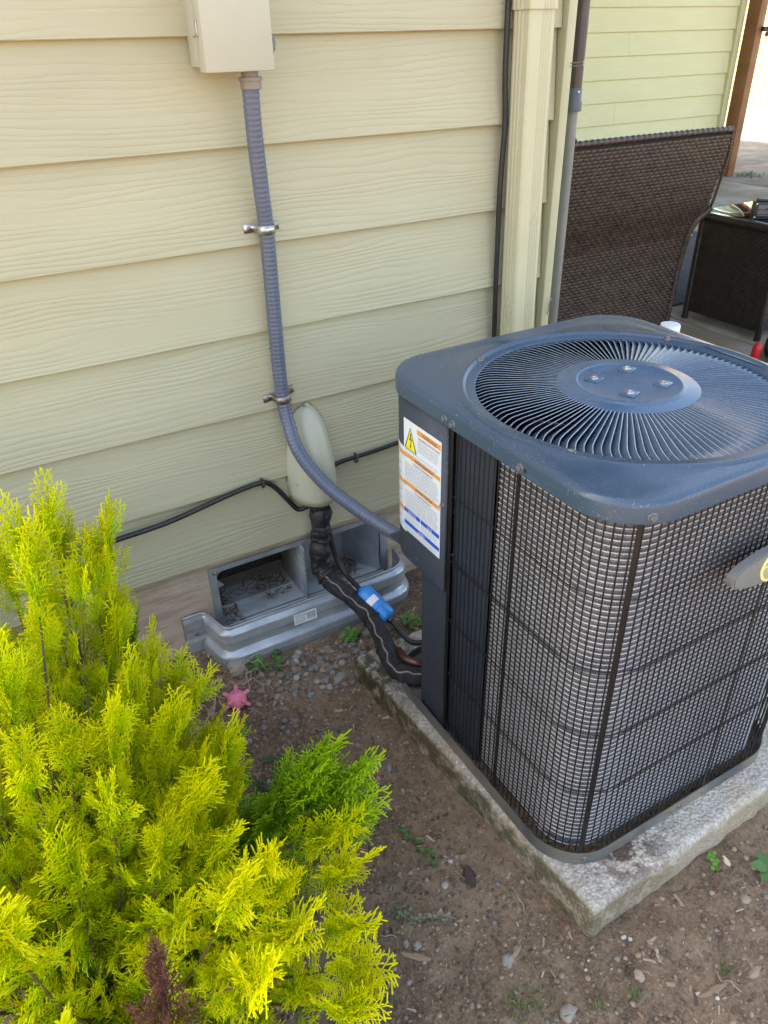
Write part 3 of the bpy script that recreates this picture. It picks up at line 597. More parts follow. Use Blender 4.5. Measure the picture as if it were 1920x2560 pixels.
# ------------------------------------------------------------------ concrete pad
def pad_mesh():
    A, B, C, D = Vector((.028, -1.030)), Vector((.72, -1.008)), Vector((.70, -.262)), Vector((-.022, -.268)); zt, zb = -.190, -.33; b = .009
    nx, ny = 92, 96; mb = MB()
    def P(u, v): return (A*(1-u)+B*u)*(1-v)+(D*(1-u)+C*u)*v
    L = lambda n: [0]+list(np.linspace(.0, 1, n))+[1]
    us = np.linspace(0, 1, nx); vs_ = np.linspace(0, 1, ny); rows = []
    for u in us:
        row = []
        for v in vs_:
            p = P(u, v); e = min(u*.70, (1-u)*.70, v*.74, (1-v)*.74); drop = b*(1-math.sqrt(max(0, 1-max(0, 1-e/b)**2)))
            z = zt-drop*.75+.0022*(sn(p.x*60, p.y*60, 21)-.5)+.0015*(sn(p.x*11, p.y*11, 22)-.5)+.0016*(sn(p.x*150, p.y*150, 24)-.5); row.append((p.x, p.y, z))
        rows.append(row)
    mb.grid(rows)
    per = [(u, 0) for u in us]+[(1, v) for v in vs_[1:]]+[(u, 1) for u in us[::-1][1:]]+[(0, v) for v in vs_[::-1][1:-1]]
    cx, cy = .35, -.65; cols = []
    for (u, v) in per:
        p = P(u, v); i = int(round(u*(nx-1))); j = int(round(v*(ny-1))); q = rows[i][j]; c = [q]
        dx, dy = p.x-cx, p.y-cy
        nrm = Vector((0, -1)) if v == 0 else Vector((1, 0)) if u == 1 else Vector((0, 1)) if v == 1 else Vector((-1, 0))
        for k in range(1, 12):
            t = k/11; z = q[2]+(zb-q[2])*t; s = p.x+p.y; o = .003*min(1, t*3)+.0025*(sn(s*14, z*22, 23)-.5)*2+.003*(sn(s*60, z*60, 25)-.5)*2
            c.append((p.x+nrm.x*o, p.y+nrm.y*o, z))
        cols.append(c)
    mb.grid(cols, True); me = bpy.data.meshes.new('concrete_pad'); me.from_pydata(mb.v, [], mb.f)
    bm = bmesh.new(); bm.from_mesh(me); bmesh.ops.remove_doubles(bm, verts=bm.verts, dist=.0001); bmesh.ops.recalc_face_normals(bm, faces=bm.faces); bm.to_mesh(me); bm.free()
    me.polygons.foreach_set('use_smooth', [True]*len(me.polygons)); return me
tag(link('concrete_pad', pad_mesh(), M_PAD), 'rough weathered concrete pad under the air conditioning unit', 'concrete pad')

# ------------------------------------------------------------------ air conditioning unit
ac = thing('air_conditioner', (.307, -.656, -.19), 'dark blue grey outdoor air conditioning unit with round fan grille on top', 'air conditioner')
X0, X1, Y0, Y1, RC = .015, .598, -.966, -.346, .100
def rrect(ins, n=14, y_start=None):
    """closed outline starting on the left face at its back end, running towards the front, right, back; list of (x, y, nx, ny)"""
    x0, x1, y0, y1, r = X0+ins, X1-ins, Y0+ins, Y1-ins, RC-ins; out = []
    for (cx, cy, a0) in ((x0+r, y0+r, 180), (x1-r, y0+r, 270), (x1-r, y1-r, 0), (x0+r, y1-r, 90)):
        for k in range(n+1): a = R_(a0+90*k/n); out.append((cx+r*math.cos(a), cy+r*math.sin(a), math.cos(a), math.sin(a)))
    return out
def path_len(P): return [0]+list(np.cumsum([math.hypot(b[0]-a[0], b[1]-a[1]) for a, b in zip(P, P[1:])]))
def at_s(P, S, s):
    i = int(np.clip(np.searchsorted(S, s)-1, 0, len(P)-2)); t = (s-S[i])/max(1e-9, S[i+1]-S[i]); a, b = P[i], P[i+1]
    return tuple(a[k]+(b[k]-a[k])*t for k in range(4))
CX, CY = .310, -.672
# cap
NA = 144
dense = rrect(0, 40); angs = np.array([math.atan2(p[1]-CY, p[0]-CX) for p in dense])
def cap_pt(th, ins):
    P = rr_cache.setdefault(ins, None)
    if P is None:
        q = rrect(ins, 40); a = np.unwrap([math.atan2(p[1]-CY, p[0]-CX) for p in q+[q[0]]]); rr_cache[ins] = P = (a, np.array([p[0] for p in q+[q[0]]]), np.array([p[1] for p in q+[q[0]]]))
    a, xs, ys = P; t = a[0]+((th-a[0]) % (2*math.pi)); return float(np.interp(t, a, xs)), float(np.interp(t, a, ys))
rr_cache = {}
rings = []
ths = np.linspace(-math.pi, math.pi, NA, endpoint=False)
for (ins, z) in ((.004, .530), (.0015, .5265), (0, .5285), (0, .5500), (.0009, .5545), (.003, .5580), (.0065, .5598), (.012, .5604), (.03, .5606)):
    rings.append([(*cap_pt(t, ins), z) for t in ths])
for (r, z) in ((.2800, .5608), (.2765, .5632), (.2725, .5640), (.2690, .5628), (.2665, .5600), (.2640, .5586), (.2520, .5582), (.2490, .5565), (.2480, .5480)):
    rings.append([(CX+r*math.cos(t), CY+r*math.sin(t), z) for t in ths])
mb = MB(); mb.grid([[rg[i] for rg in rings] for i in range(NA)], True); CAPO = put('cap', mb, M_CAP, ac, 35)
def hexbolt(name, p, n, parent, s=1.0, m=M_BOLT, washer=True):
    n = Vector(n).normalized(); mb = MB(); p = Vector(p)
    mb.lathe([(.0072*s, -.001), (.0072*s, .0008*s), (.0060*s, .0016*s)], p, n, 16)
    mb.lathe([(.0046*s, .001*s), (.0046*s, .0046*s), (.0038*s, .0052*s)], p, n, 6); return put(name, mb, m, parent, 30)
for (y, sl) in ((-.5745, 0), (-.5975, 0), (-.766, 1)):
    hexbolt('screw', (X0-.0004, y, .5385), (-1, 0, 0), CAPO)
    if sl: put('slot', MB().bbox(X0-.0006, X0+.001, y-.013, y-.004, .5355, .5415, .0005, 1), M_WBACK, CAPO)
q = rrect(0, 40); cq = [p for p in q if p[0] < .3 and p[1] < -.85][29]; hexbolt('screw', (cq[0], cq[1], .5385), (cq[2], cq[3], 0), CAPO)
hexbolt('screw', (.50, Y0, .5385), (0, -1, 0), CAPO)
for k in range(4):
    a = R_(28.5+90*k); hexbolt('screw', (CX+.2665*math.cos(a), CY+.2665*math.sin(a), .5600), (0, 0, 1), CAPO, .95, M_SCREW)
    a2 = a+R_(8)
# fan guard: ring of curved louvre vanes round a hub
FG = put('fan_guard', MB().lathe([(.1145, .5625), (.1145, .5655), (.112, .5668), (.094, .5672), (.0905, .5690), (.0880, .5712), (.0850, .5716), (.0815, .5702), (.078, .5694), (.030, .5700), (.0004, .5704)], (CX, CY, 0), (0,0,1), 96, False), M_HUB, ac, 40)
def vane():
    prof = [(.110, 0, .5655, .004), (.118, 0, .5652, .008), (.135, 0, .5645, .012), (.160, 0, .5632, .0185), (.190, 0, .5615, .0215), (.215, 0, .5600, .022), (.229, .0008, .5588, .020), (.238, .0030, .5572, .017), (.244, .0055, .5555, .013), (.249, .0068, .5548, .007)]
    mb = MB(); P = []; th = .00065
    for (r, t, z, h) in prof:
        tx = -h*1.12; P.append([(r, t+th, z), (r, t-th, z+.0003), (r, t+tx*.45-th, z-h*.40), (r, t+tx-th, z-h), (r, t+tx+th, z-h), (r, t+tx*.45+th, z-h*.40)])
    mb.grid([row+[row[0]] for row in P]); me = mb.mesh('vane', 40); me.materials.append(M_CAP); me.materials.append(M_VEDGE)
    me.polygons.foreach_set('material_index', [1 if i % 6 == 0 else 0 for i in range(len(me.polygons))]); return me
vm = vane()
for k in range(120):
    o = link('vane', vm, M_CAP, FG, (CX, CY, 0)); o.rotation_euler = (0, 0, 2*math.pi*k/120)
for (x, y) in ((.287, -.631), (.363, -.629), (.365, -.707), (.292, -.706)):
    x -= .015; y -= .003; mb = MB(); mb.bbox(x-.014, x+.014, y-.0125, y+.0125, .5698, .5712, .0012, 2, Matrix.Translation((x, y, 0)) @ Matrix.Rotation(.35, 4, 'Z') @ Matrix.Translation((-x, -y, 0))); bo = put('boss', mb, M_HUB, FG, 40)
    hexbolt('bolt', (x, y, .5712), (0, 0, 1), FG, .95, M_STEEL)
# fan and motor below the guard
FN = put('fan_motor', MB().lathe([(.02, .40), (.06, .405), (.065, .42), (.065, .53), (.05, .55), (.03, .562)], (CX, CY, 0), (0,0,1), 28), M_DARKP, ac, 40)
for k in range(4):
    mb = MB(); P = []
    for r in np.linspace(.05, .232, 7):
        w = .05+.25*(r-.05); P.append([(r*math.cos(t), r*math.sin(t), .45+.012*(t/w)+.002) for t in np.linspace(-w*2.2, w*2.2, 6)])
    mb.grid(P); o = link('fan_blade', mb.mesh('fan_blade', 50), M_STEEL, FN, (CX, CY, 0)); o.rotation_euler = (0, 0, 2*math.pi*k/4+.5)
    md = o.modifiers.new('t', 'SOLIDIFY'); md.thickness = .002
mb = MB(); mb.lathe([(.245, .44), (.248, .47), (.248, .545)], (CX, CY, 0), (0,0,1), 64, False); put('fan_shroud', mb, M_DARKP, ac, 40)
# service panel wrapping the back left corner
def sweep(pl, zs_, off=0.0): return [[(p[0]+p[2]*off, p[1]+p[3]*off, z) for z in zs_] for p in pl]
def panel_path(ins, y_end, x_back):
    q = rrect(ins, 14); arc = q[3*15:4*15]
    return [(x_back, Y1-ins, 0, 1)]+arc+[(X0+ins, y_end, -1, 0)]
pp_ = panel_path(.0060, -.5740, .30)
mb = MB(); mb.grid(sweep(pp_, (.186, .1875, .5295))); e = pp_[-1]
mb.add([(e[0], e[1], .186), (e[0], e[1], .5295), (e[0]+.006, e[1], .5295), (e[0]+.006, e[1], .186)], [(0,1,2,3)])
SPN = put('service_panel', mb, M_PANEL, ac, 40); md = SPN.modifiers.new('t', 'SOLIDIFY'); md.thickness = .0012; md.offset = 0
hexbolt('bolt', (X0+.0054, -.5655, .370), (-1, 0, 0), SPN, .9)
mb = MB(); mb.box(X0+.014, X0+.0155, -.577, -.487, -.1875, .189); mb.box(X0+.016, .20, -.4885, -.487, -.187, .1885); mb.box(.2005, .202, -.4865, -.36, -.187, .1885); mb.box(.03, .20, -.486, -.36, .1895, .191)
put('lower_panel', mb, M_PANEL, ac)
put('blank_plate', MB().box(X0+.022, X0+.0235, -.684, -.5775, -.1865, .5245), M_DARKP, ac)
for z in (.435, .165, -.075): hexbolt('screw', (X0+.0218, -.632, z), (-1, 0, 0), ac, .8, M_DARKP)
mb = MB(); mb.tube([(X0+.012, -.5800, -.18), (X0+.012, -.5800, .5255)], .0038, 8); put('guard_post', mb, M_BLACK, ac, 50)
# base pan
q = rrect(.0035, 14); ring_ = []
for p in q: ring_.append([(p[0]-p[2]*.02, p[1]-p[3]*.02, -.183), (p[0]-p[2]*.0016, p[1]-p[3]*.0016, -.1832), (p[0]-p[2]*.0016, p[1]-p[3]*.0016, -.1610), (p[0], p[1], -.1605), (p[0]+p[2]*.0004, p[1]+p[3]*.0004, -.1895), (p[0]-p[2]*.02, p[1]-p[3]*.02, -.1897)])
BP_path = ring_
mb = MB(); mb.grid([r for r in ring_], True); cen = [r[0] for r in ring_]; mb.add(cen, [tuple(range(len(cen)))])
BP = put('base_pan', mb, M_BASE, ac, 40)
cq = [p for p in q if p[0] < .3 and p[1] < -.85][10]; hexbolt('screw', (cq[0], cq[1], -.176), (cq[2], cq[3], 0), BP, .8, M_SCREW)
hexbolt('screw', (.30, Y0+.003, -.176), (0, -1, 0), BP, .8, M_SCREW)
mb = MB(); rs = random.Random(14); q2 = rrect(.020, 14)
for i in range(420):
    p = rs.choice(q2[0:30]) if rs.random() < .45 else (X0+.02+rs.uniform(0, .02), rs.uniform(-.86, -.60), -1, 0); p = p if rs.random() < .7 else (rs.uniform(.12, .5), Y0+.02, 0, -1)
    o = Vector((p[0]+rs.gauss(0, .006), p[1]+rs.gauss(0, .006), -.180+rs.random()*.006)); a = rs.random()*6.28; d = Vector((math.cos(a), math.sin(a), rs.uniform(-.2, .3)))*rs.uniform(.002, .011); mb.tube([o-d, o+Vector((0, 0, .002)), o+d], rs.uniform(.0006, .0022), 4)
put('pan_debris', mb, M_STEM, ac, kind='stuff')
# coil: rows of spine fin
CI = .030
def coil_path():
    q = rrect(CI, 12); a = q[0:13]; b = q[13:26]; c = q[26:39]
    out = [(X0+CI, -.686, -1, 0)]
    for i in range(1, 5): out.append((X0+CI, -.686+(a[0][1]+.686)*i/5, -1, 0))
    out += a
    for i in range(1, 10): out.append((a[-1][0]+(b[0][0]-a[-1][0])*i/10, a[-1][1], 0, -1))
    out += b+[(b[-1][0], b[-1][1]*.5+c[0][1]*.5, 1, 0)]+c+[(.25, Y1-CI, 0, 1)]; return out
cp = coil_path(); PIT = .0101
def coil_row():
    mb = MB(); prof = [(-.004, .0), (.0, .0002), (.0004, .0004), (.0004, .00175), (0, .0020), (-.0018, .0026), (-.0006, .0060), (-.0018, .0096), (-.004, .0100)]
    P = [[(p[0]+p[2]*d, p[1]+p[3]*d, z) for d, z in prof] for p in cp]; mb.grid(P); me = mb.mesh('coil_row', 30)
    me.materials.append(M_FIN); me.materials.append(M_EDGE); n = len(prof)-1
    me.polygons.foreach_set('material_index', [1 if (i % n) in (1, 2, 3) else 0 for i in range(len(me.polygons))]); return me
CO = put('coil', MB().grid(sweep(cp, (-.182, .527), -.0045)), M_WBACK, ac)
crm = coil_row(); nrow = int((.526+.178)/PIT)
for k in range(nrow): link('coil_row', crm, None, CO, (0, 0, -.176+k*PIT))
# wire guard
WI = .0085
gp = [p for p in rrect(WI, 20)]; gp = [(X0+WI, -.578, -1, 0)]+gp[0:63]+[(.27, Y1-WI, 0, 1)]; GS = path_len(gp)
wmsh = MB().tube([(0, 0, -.1600), (0, 0, .5285)], .00132, 6).mesh('wire', 60)
guard = None
zlv = (.398, .264, .130, -.004, -.137)
mb = MB()
hp = [(p[0]-p[2]*.0021, p[1]-p[3]*.0021) for p in gp]
mb.tube([(x, y, zlv[0]) for x, y in hp], .0011, 6)
guard = put('wire_guard', mb, M_BLACK, ac, 60)
for z in zlv[1:]:
    link('cross_wire', MB().tube([(x, y, z) for x, y in hp], .0011, 6).mesh('cross_wire', 60), M_BLACK, guard)
for z in (zlv[1], zlv[2], zlv[3]):
    link('cross_wire', MB().tube([(x, y, z-.006) for x, y in hp], .0007, 6).mesh('cross_wire', 60), M_BLACK, guard)
s = .009; wires = []
while s < GS[-1]:
    p = at_s(gp, GS, s); link('wire', wmsh, M_BLACK, guard, (p[0], p[1], 0)); s += .0122
# flat straps in the guard
def strapbar(p, w=.0032):
    t = Vector((-p[3], p[2], 0)); n = Vector((p[2], p[3], 0)); c = Vector((p[0], p[1], 0))+n*.0026; mb = MB()
    P = [c+t*w+n*.0009, c-t*w+n*.0009, c-t*w-n*.0009, c+t*w-n*.0009]
    mb.add([(a.x, a.y, -.162) for a in P]+[(a.x, a.y, .529) for a in P], [(0,1,5,4),(1,2,6,5),(2,3,7,6),(3,0,4,7)]); put('flat_bar', mb, M_BLACK, guard)
strapbar((X0+WI, -.757, -1, 0)); cq = [p for p in rrect(WI, 20)][13]; strapbar(cq); strapbar((.360, Y0+WI, 0, -1)); strapbar((.565, Y0+.06, .94, -.34))
# warning label
LX = X0+.0060-.0008
def lab3(y0, z1, w, h):
    def fn(u, v, d): return (LX-d, y0-u*w, z1-v*h)
    return fn
LF = lab3(-.4390, .4885, .1205, .2355)
LAB = put('warning_label', MB().prism([(0,0),(1,0),(1,1),(0,1)], LF, 0, .0003), M_LAB, SPN)
def patch(name, r, m, d=.00045, parent=None, fn=None):
    u0, v0, u1, v1 = r; return put(name, MB().prism([(u0,v0),(u1,v0),(u1,v1),(u0,v1)], fn or LF, d, d+.0001), m, parent or LAB)
patch('orange_band', (.37, .028, .985, .070), M_ORANGE); patch('orange_band', (.0, .285, .985, .320), M_ORANGE); patch('orange_band', (.0, .532, .985, .568), M_ORANGE)
patch('blue_band', (.0, .785, .455, .823), M_LBLUE); patch('blue_band', (.475, .785, .985, .823), M_LBLUE); patch('blue_band', (.0, .902, .985, .938), M_LBLUE)
mb = MB(); mb.prism([(.19,.055),(.35,.235),(.345,.245),(.035,.245),(.03,.235),(.18,.055)], LF, .0005, .0006); put('hazard_triangle', mb, M_INK, LAB)
mb = MB(); mb.prism([(.188,.066),(.327,.238),(.055,.238)], LF, .0007, .0008); put('hazard_triangle', mb, M_YEL, LAB)
mb = MB(); mb.prism([(.185,.098),(.215,.098),(.198,.140),(.235,.142),(.203,.198),(.222,.198),(.192,.225),(.175,.194),(.190,.196),(.208,.155),(.165,.157)], LF, .0009, .0010); put('lightning_bolt', mb, M_INK, LAB)
def text(s, size, o, right, up, m, parent, name='lettering', align='LEFT', d=.0, sx=1.0):
    cu = bpy.data.curves.new('t', 'FONT'); cu.body = s; cu.size = size; cu.align_x = align; cu.resolution_u = 2
    to = bpy.data.objects.new('t', cu); COL.objects.link(to); dg = bpy.context.evaluated_depsgraph_get(); me = bpy.data.meshes.new_from_object(to.evaluated_get(dg)); bpy.data.objects.remove(to)
    r, u = Vector(right)*sx, Vector(up); o = Vector(o)
    for v in me.vertices: v.co = o+r*v.co.x+u*v.co.y
    me.materials.clear(); return link(name, me, m, parent)
RT, UP = (0, -1, 0), (0, 0, 1)
def ltext(s, u, v, size, m, sx=1.0, fn=None): return text(s, size, (fn or LF)(u, v, .0007), RT, UP, m, LAB, align='CENTER', sx=sx)
ltext('\u26a0WARNING' if False else 'WARNING', .70, .064, .0092, M_INK, 1.05); ltext('HAZARDOUS VOLTAGE!', .68, .105, .0066, M_INK, .95)
ltext('AVERTISSEMENT', .56, .316, .0086, M_INK, 1.0); ltext('TENSION DANGEREUSE!', .52, .352, .0062, M_INK, .95)
ltext('ADVERTENCIA', .56, .563, .0086, M_INK, 1.0); ltext('VOLTAJE PELIGROSO!', .52, .600, .0062, M_INK, .95)
ltext('NOTICE', .23, .818, .0080, M_WHITE, 1.0); ltext('AVIS', .73, .818, .0080, M_WHITE, 1.0); ltext('AVISO', .50, .934, .0080, M_WHITE, 1.0)
mb = MB(); rs = random.Random(5)
def rows(u0, u1, v0, v1, n, th=.0045):
    for i in range(n):
        v = v0+(v1-v0)*i/max(1, n-1); u = u0; ue = u1-(rs.random()*.25 if i == n-1 else rs.random()*.06)
        while u < ue:
            l = rs.uniform(.02, .085); l = min(l, ue-u)
            if l > .008: mb.prism([(u, v), (u+l, v), (u+l, v+th), (u, v+th)], LF, .0005, .0006)
            u += l+.014
rows(.39, .97, .122, .200, 6); rows(.03, .97, .252, .276, 2); rows(.03, .96, .366, .515, 11); rows(.03, .96, .614, .770, 11); rows(.03, .44, .834, .892, 5, .003); rows(.49, .96, .834, .892, 5, .003); rows(.03, .96, .948, .990, 4, .003)
put('fine_print', mb, M_INKL, LAB, kind='stuff')
# second label round the corner
q = rrect(.0055, 16)[3*17:4*17]; arc = [(p[0], p[1], p[2], p[3]) for p in q][4:]
def arcband(name, z0, z1, m, off, parent): return put(name, MB().grid(sweep(arc, (z0, z1), off)), m, parent, 60)
LB2 = arcband('corner_label', .249, .430, M_LAB, .0006, SPN)
for z in (.420, .361, .302): arcband('orange_band', z-.0085, z, M_ORANGE, .0009, LB2)
mb = MB()
for i, z in enumerate(np.arange(.256, .405, .0048)):
    if min(abs(z-.357), abs(z-.298)) < .008: continue
    a = arc[2:-2-(i*7) % 4]; mb.grid(sweep(a, (z, z+.0012), .0009))
put('fine_print', mb, M_INKL, LB2, kind='stuff')
# maker's badge on the front guard
BX, BZ = .3235, .386
def bf(u, v, d): return (BX+u, Y0-.006-d, BZ+v)
out = []
for k in range(48):
    a = 2*math.pi*k/48; c, s_ = math.cos(a), math.sin(a); hx = .086; t = abs(c)**.55*(1 if c > 0 else -1); x = hx*t; y = (.0185+.0115*(1-abs(t)**1.5))*(abs(s_)**.6)*(1 if s_ > 0 else -1); out.append((x, y))
BD = put('badge', MB().prism(out, bf, 0, .0115), M_BADGE, ac, 40)
mb = MB(); mb.prism([(x*.94, y*.90) for x, y in out], bf, .0116, .0132); put('badge_face', mb, M_BADGE, BD, 40)
mb = MB(); mb.lathe([(.0268, 0), (.0268, .0014), (.0250, .0020), (.0004, .0021)], (BX, Y0-.0190, BZ), (0,-1,0), 40); put('emblem_disc', mb, M_BYEL, BD, 40)
bf2 = lambda u, v, d: (BX+u, Y0-.0214-d, BZ+v)
mb = MB(); mb.prism([(.0225*math.cos(a), .0225*math.sin(a)) for a in np.linspace(.30, math.pi-.30, 16)]+[(-.012, .0085), (0, .0075), (.012, .0085)], bf2, 0, .0003); put('emblem_dome', mb, M_BORN, BD)
mb = MB()
for v in np.arange(-.019, .004, .0034):
    h = math.sqrt(max(0, .0225**2-v*v)); mb.prism([(-h, v), (h, v), (h, v+.0011), (-h, v+.0011)], bf2, 0, .0003)
put('emblem_lines', mb, M_BADGE, BD)

# ------------------------------------------------------------------ patio things
def weave(prof, x0, x1, out_sign, row=.0135, til=.031, bulge=.0042, fn=None, x1f=None):
    """woven strands over a bent sheet: prof is a list of (y, z) from bottom to top, spanning x0..x1"""
    P = [Vector((0, a, b)) for a, b in prof]; S = [0]+list(np.cumsum([(b-a).length for a, b in zip(P, P[1:])]))
    def at(s):
        s = min(max(s, 0), S[-1]); i = min(int(np.searchsorted(S, s, 'right')-1), len(P)-2); t = (s-S[i])/(S[i+1]-S[i]); T = (P[i+1]-P[i]).normalized(); return P[i].lerp(P[i+1], t), Vector((0, T.z, -T.y))*out_sign
    mb = MB(); nr = int(S[-1]/row)
    for r in range(nr):
        x = x0-(til*.5 if r % 2 else 0)
        xe = x1f(at((r+.5)*row)[0].z) if x1f else x1
        while x < xe:
            a, b = max(x, x0), min(x+til*.96, xe)
            if b-a > .006:
                G = []
                for u in (0, .25, .5, .75, 1):
                    col = []
                    for v in (.04, .5, .96):
                        p, n = at((r+v)*row); h = bulge*(math.sin(math.pi*u)**.7)*(1 if v == .5 else .45); q = p+n*h; col.append((a+(b-a)*u, q.y, q.z))
                    G.append(col)
                mb.grid(G)
            x += til
    if fn: mb.v = [fn(v) for v in mb.v]
    back = [[(x, at(s)[0].y-at(s)[1].y*.002, at(s)[0].z-at(s)[1].z*.002) for s in np.linspace(0, S[-1], 24)] for x in (x0, x1)]
    mb2 = MB(); mb2.grid(back)
    if fn: mb2.v = [fn(v) for v in mb2.v]
    return mb, mb2
def ribbed(pts, r, n=10, per=.012, amp=.0012):
    p = resample(spl(pts, 10), .004); return MB().tube(p, [r+amp*math.cos(2*math.pi*i*.004/per) for i in range(len(p))], n)
ch = thing('wicker_chair', (2.0, 1.2, -.2), 'brown wicker patio chair seen from behind, its tall back leaning out', 'chair')
prof = [(.974, -.178), (.972, .0), (.966, .15), (.955, .255), (.938, .32), (.920, .37), (.906, .42), (.890, .50), (.872, .60), (.860, .69)]
f, b = weave(prof, 1.50, 2.435, -1, .0140, .031, .0050, None, lambda z: 2.36+.075*min(1, max(0, (z-.24)/.13))**1.5); put('back_weave', f, M_WICK, ch, 60, kind='stuff'); b.v = [(min(v[0], 2.352+.075*min(1, max(0, (v[2]-.24)/.13))**1.5), v[1], v[2]) for v in b.v]; put('back_panel', b, M_WBACK, ch)
mb = ribbed([(1.49, .862, .700), (1.8, .861, .7005), (2.1, .861, .700), (2.30, .860, .699), (2.425, .860, .697)], .0125, 10, .03, .0012); put('top_rail', mb, M_WICK, ch, 60)
mb = ribbed([(2.425, .860, .697), (2.443, .872, .60), (2.446, .888, .50), (2.447, .905, .41), (2.447, .920, .365)], .0065, 8); put('side_rail', mb, M_WICK, ch, 60)
mb = ribbed([(2.447, .914, .378), (2.432, .920, .358), (2.398, .935, .326), (2.376, .950, .268), (2.371, .966, .15), (2.366, .972, .0), (2.362, .975, -.12), (2.360, .976, -.2)], .0155, 10); put('leg', mb, M_WICK, ch, 60)
mb = ribbed([(1.49, .914, .378), (1.50, .935, .326), (1.51, .950, .268), (1.515, .972, .0), (1.515, .976, -.2)], .0155, 10); put('leg', mb, M_WICK, ch, 60)
for x in (1.50, 2.44): put('leg', MB().tube([(x, 1.62, -.2), (x, 1.62, .2)], .016, 10), M_WICK, ch, 60)
put('seat', MB().bbox(1.50, 2.44, 1.06, 1.64, .08, .20, .02, 3), M_WICK, ch, 40)
for z in (.258, -.115):
    mb = MB(); mb.lathe([(.008,0),(.008,.003),(.004,.008)], (2.386 if z > 0 else 2.376, .945 if z > 0 else .968, z), (1,-.3,0), 10); put('bolt', mb, M_STEEL, ch, 40)
tb = thing('wicker_table', (2.95, .87, -.2), 'dark wicker patio table with a glass top beside the chair', 'table')
swap = lambda v: (2.616+(v[1]), 1.715-v[0], v[2])
f, b = weave([(.0, -.158), (.0, .286)], .645, 1.070, -1, .0115, .026, .0034, swap); put('side_weave', f, M_WICKD, tb, 60, kind='stuff'); put('side_panel', b, M_WBACK, tb)
f, b = weave([(.658, -.158), (.658, .286)], 2.64, 3.36, -1, .0115, .026, .0034); put('side_weave', f, M_WICKD, tb, 60, kind='stuff'); put('side_panel', b, M_WBACK, tb)
put('side_panel', MB().box(2.64, 3.36, 1.075, 1.08, -.158, .286), M_WICKD, tb)
for (x, y) in ((2.622, 1.078), (2.630, .655), (3.37, 1.078), (3.37, .655)): put('leg', ribbed([(x, y, -.2), (x, y, .05), (x, y, .29)], .0165, 10), M_WICKD, tb, 60)
mb = MB(); rr_ = [(2.600, .630), (3.40, .630), (3.40, 1.105), (2.600, 1.105)]
for a, b_ in zip(rr_, rr_[1:]+rr_[:1]):
    q = ribbed([(*a, .300), ((a[0]+b_[0])/2, (a[1]+b_[1])/2, .300), (*b_, .300)], .0175, 10, .012, .0014); mb.add(q.v, q.f)
put('top_rim', mb, M_WICKD, tb, 60)
put('glass_top', MB().bbox(2.612, 3.388, .642, 1.093, .3165, .3225, .002, 2), M_GLASS, tb, 40)
put('under_shelf', MB().box(2.63, 3.37, .66, 1.075, .27, .275), M_WICKD, tb)
# tool battery on the table
bt = thing('battery_pack', (2.675, .79, .323), 'black battery pack with small printed label on the glass table', 'battery')
MBt = Matrix.Translation((2.672, .800, .3232)) @ Matrix.Rotation(R_(-38), 4, 'Z')
put('case', MB().bbox(-.052, .052, -.025, .025, .0, .072, .004, 2, MBt), M_TOOL, bt, 40)
put('rail_block', MB().bbox(-.040, .040, -.018, .018, .0721, .084, .003, 2, MBt), M_TOOL, bt, 40)
for (x, z) in ((-.044, .008), (.044, .008), (-.044, .064), (.044, .064)): put('screw', MB().lathe([(.004, 0), (.004, .002), (.002, .003)], MBt @ Vector((x, -.0245, z)), MBt.to_3x3() @ Vector((0, -1, 0)), 8), M_STEEL, bt, 40)
mb = MB(); rs = random.Random(9)
for i, z in enumerate((.056, .051, .046, .034, .029, .024, .016)):
    x = -.034
    while x < (.0 if i in (1, 2) else .026):
        l = rs.uniform(.003, .010); mb.add([MBt @ Vector((a, -.0253, c)) for a, c in ((x, z), (x+l, z), (x+l, z+.0022), (x, z+.0022))], [(0,1,2,3)]); x += l+.002
put('label_print', mb, M_INKL, bt, kind='stuff')
put('label_mark', MB().add([MBt @ Vector((a, -.0254, c)) for a, c in ((-.03, .0395), (-.008, .0395), (-.008, .043), (-.03, .043))], [(0,1,2,3)]), M_RED, bt)
# clear jug behind the unit
jg = thing('plastic_jug', (1.60, .30, -.2), 'clear plastic bottle with a white screw cap behind the unit', 'bottle')
mb = MB(); mb.lathe([(.07, -.2), (.075, -.19), (.075, .03), (.07, .06), (.045, .095), (.031, .115), (.030, .135)], (1.575, .30, 0), (0,0,1), 32); put('bottle', mb, M_CLEAR, jg, 50)
mb = MB(); mb.lathe([(.066, -.195), (.070, -.185), (.070, -.02), (.0004, -.019)], (1.575, .30, 0), (0,0,1), 28); put('liquid', mb, M_CLEAR, jg, 50)
prof_ = [(.034, .130), (.035, .132), (.035, .166), (.033, .170), (.0004, .171)]; mb = MB(); mb.lathe(prof_, (1.575, .30, 0), (0,0,1), 36); put('cap', mb, M_WHITE, jg, 40)
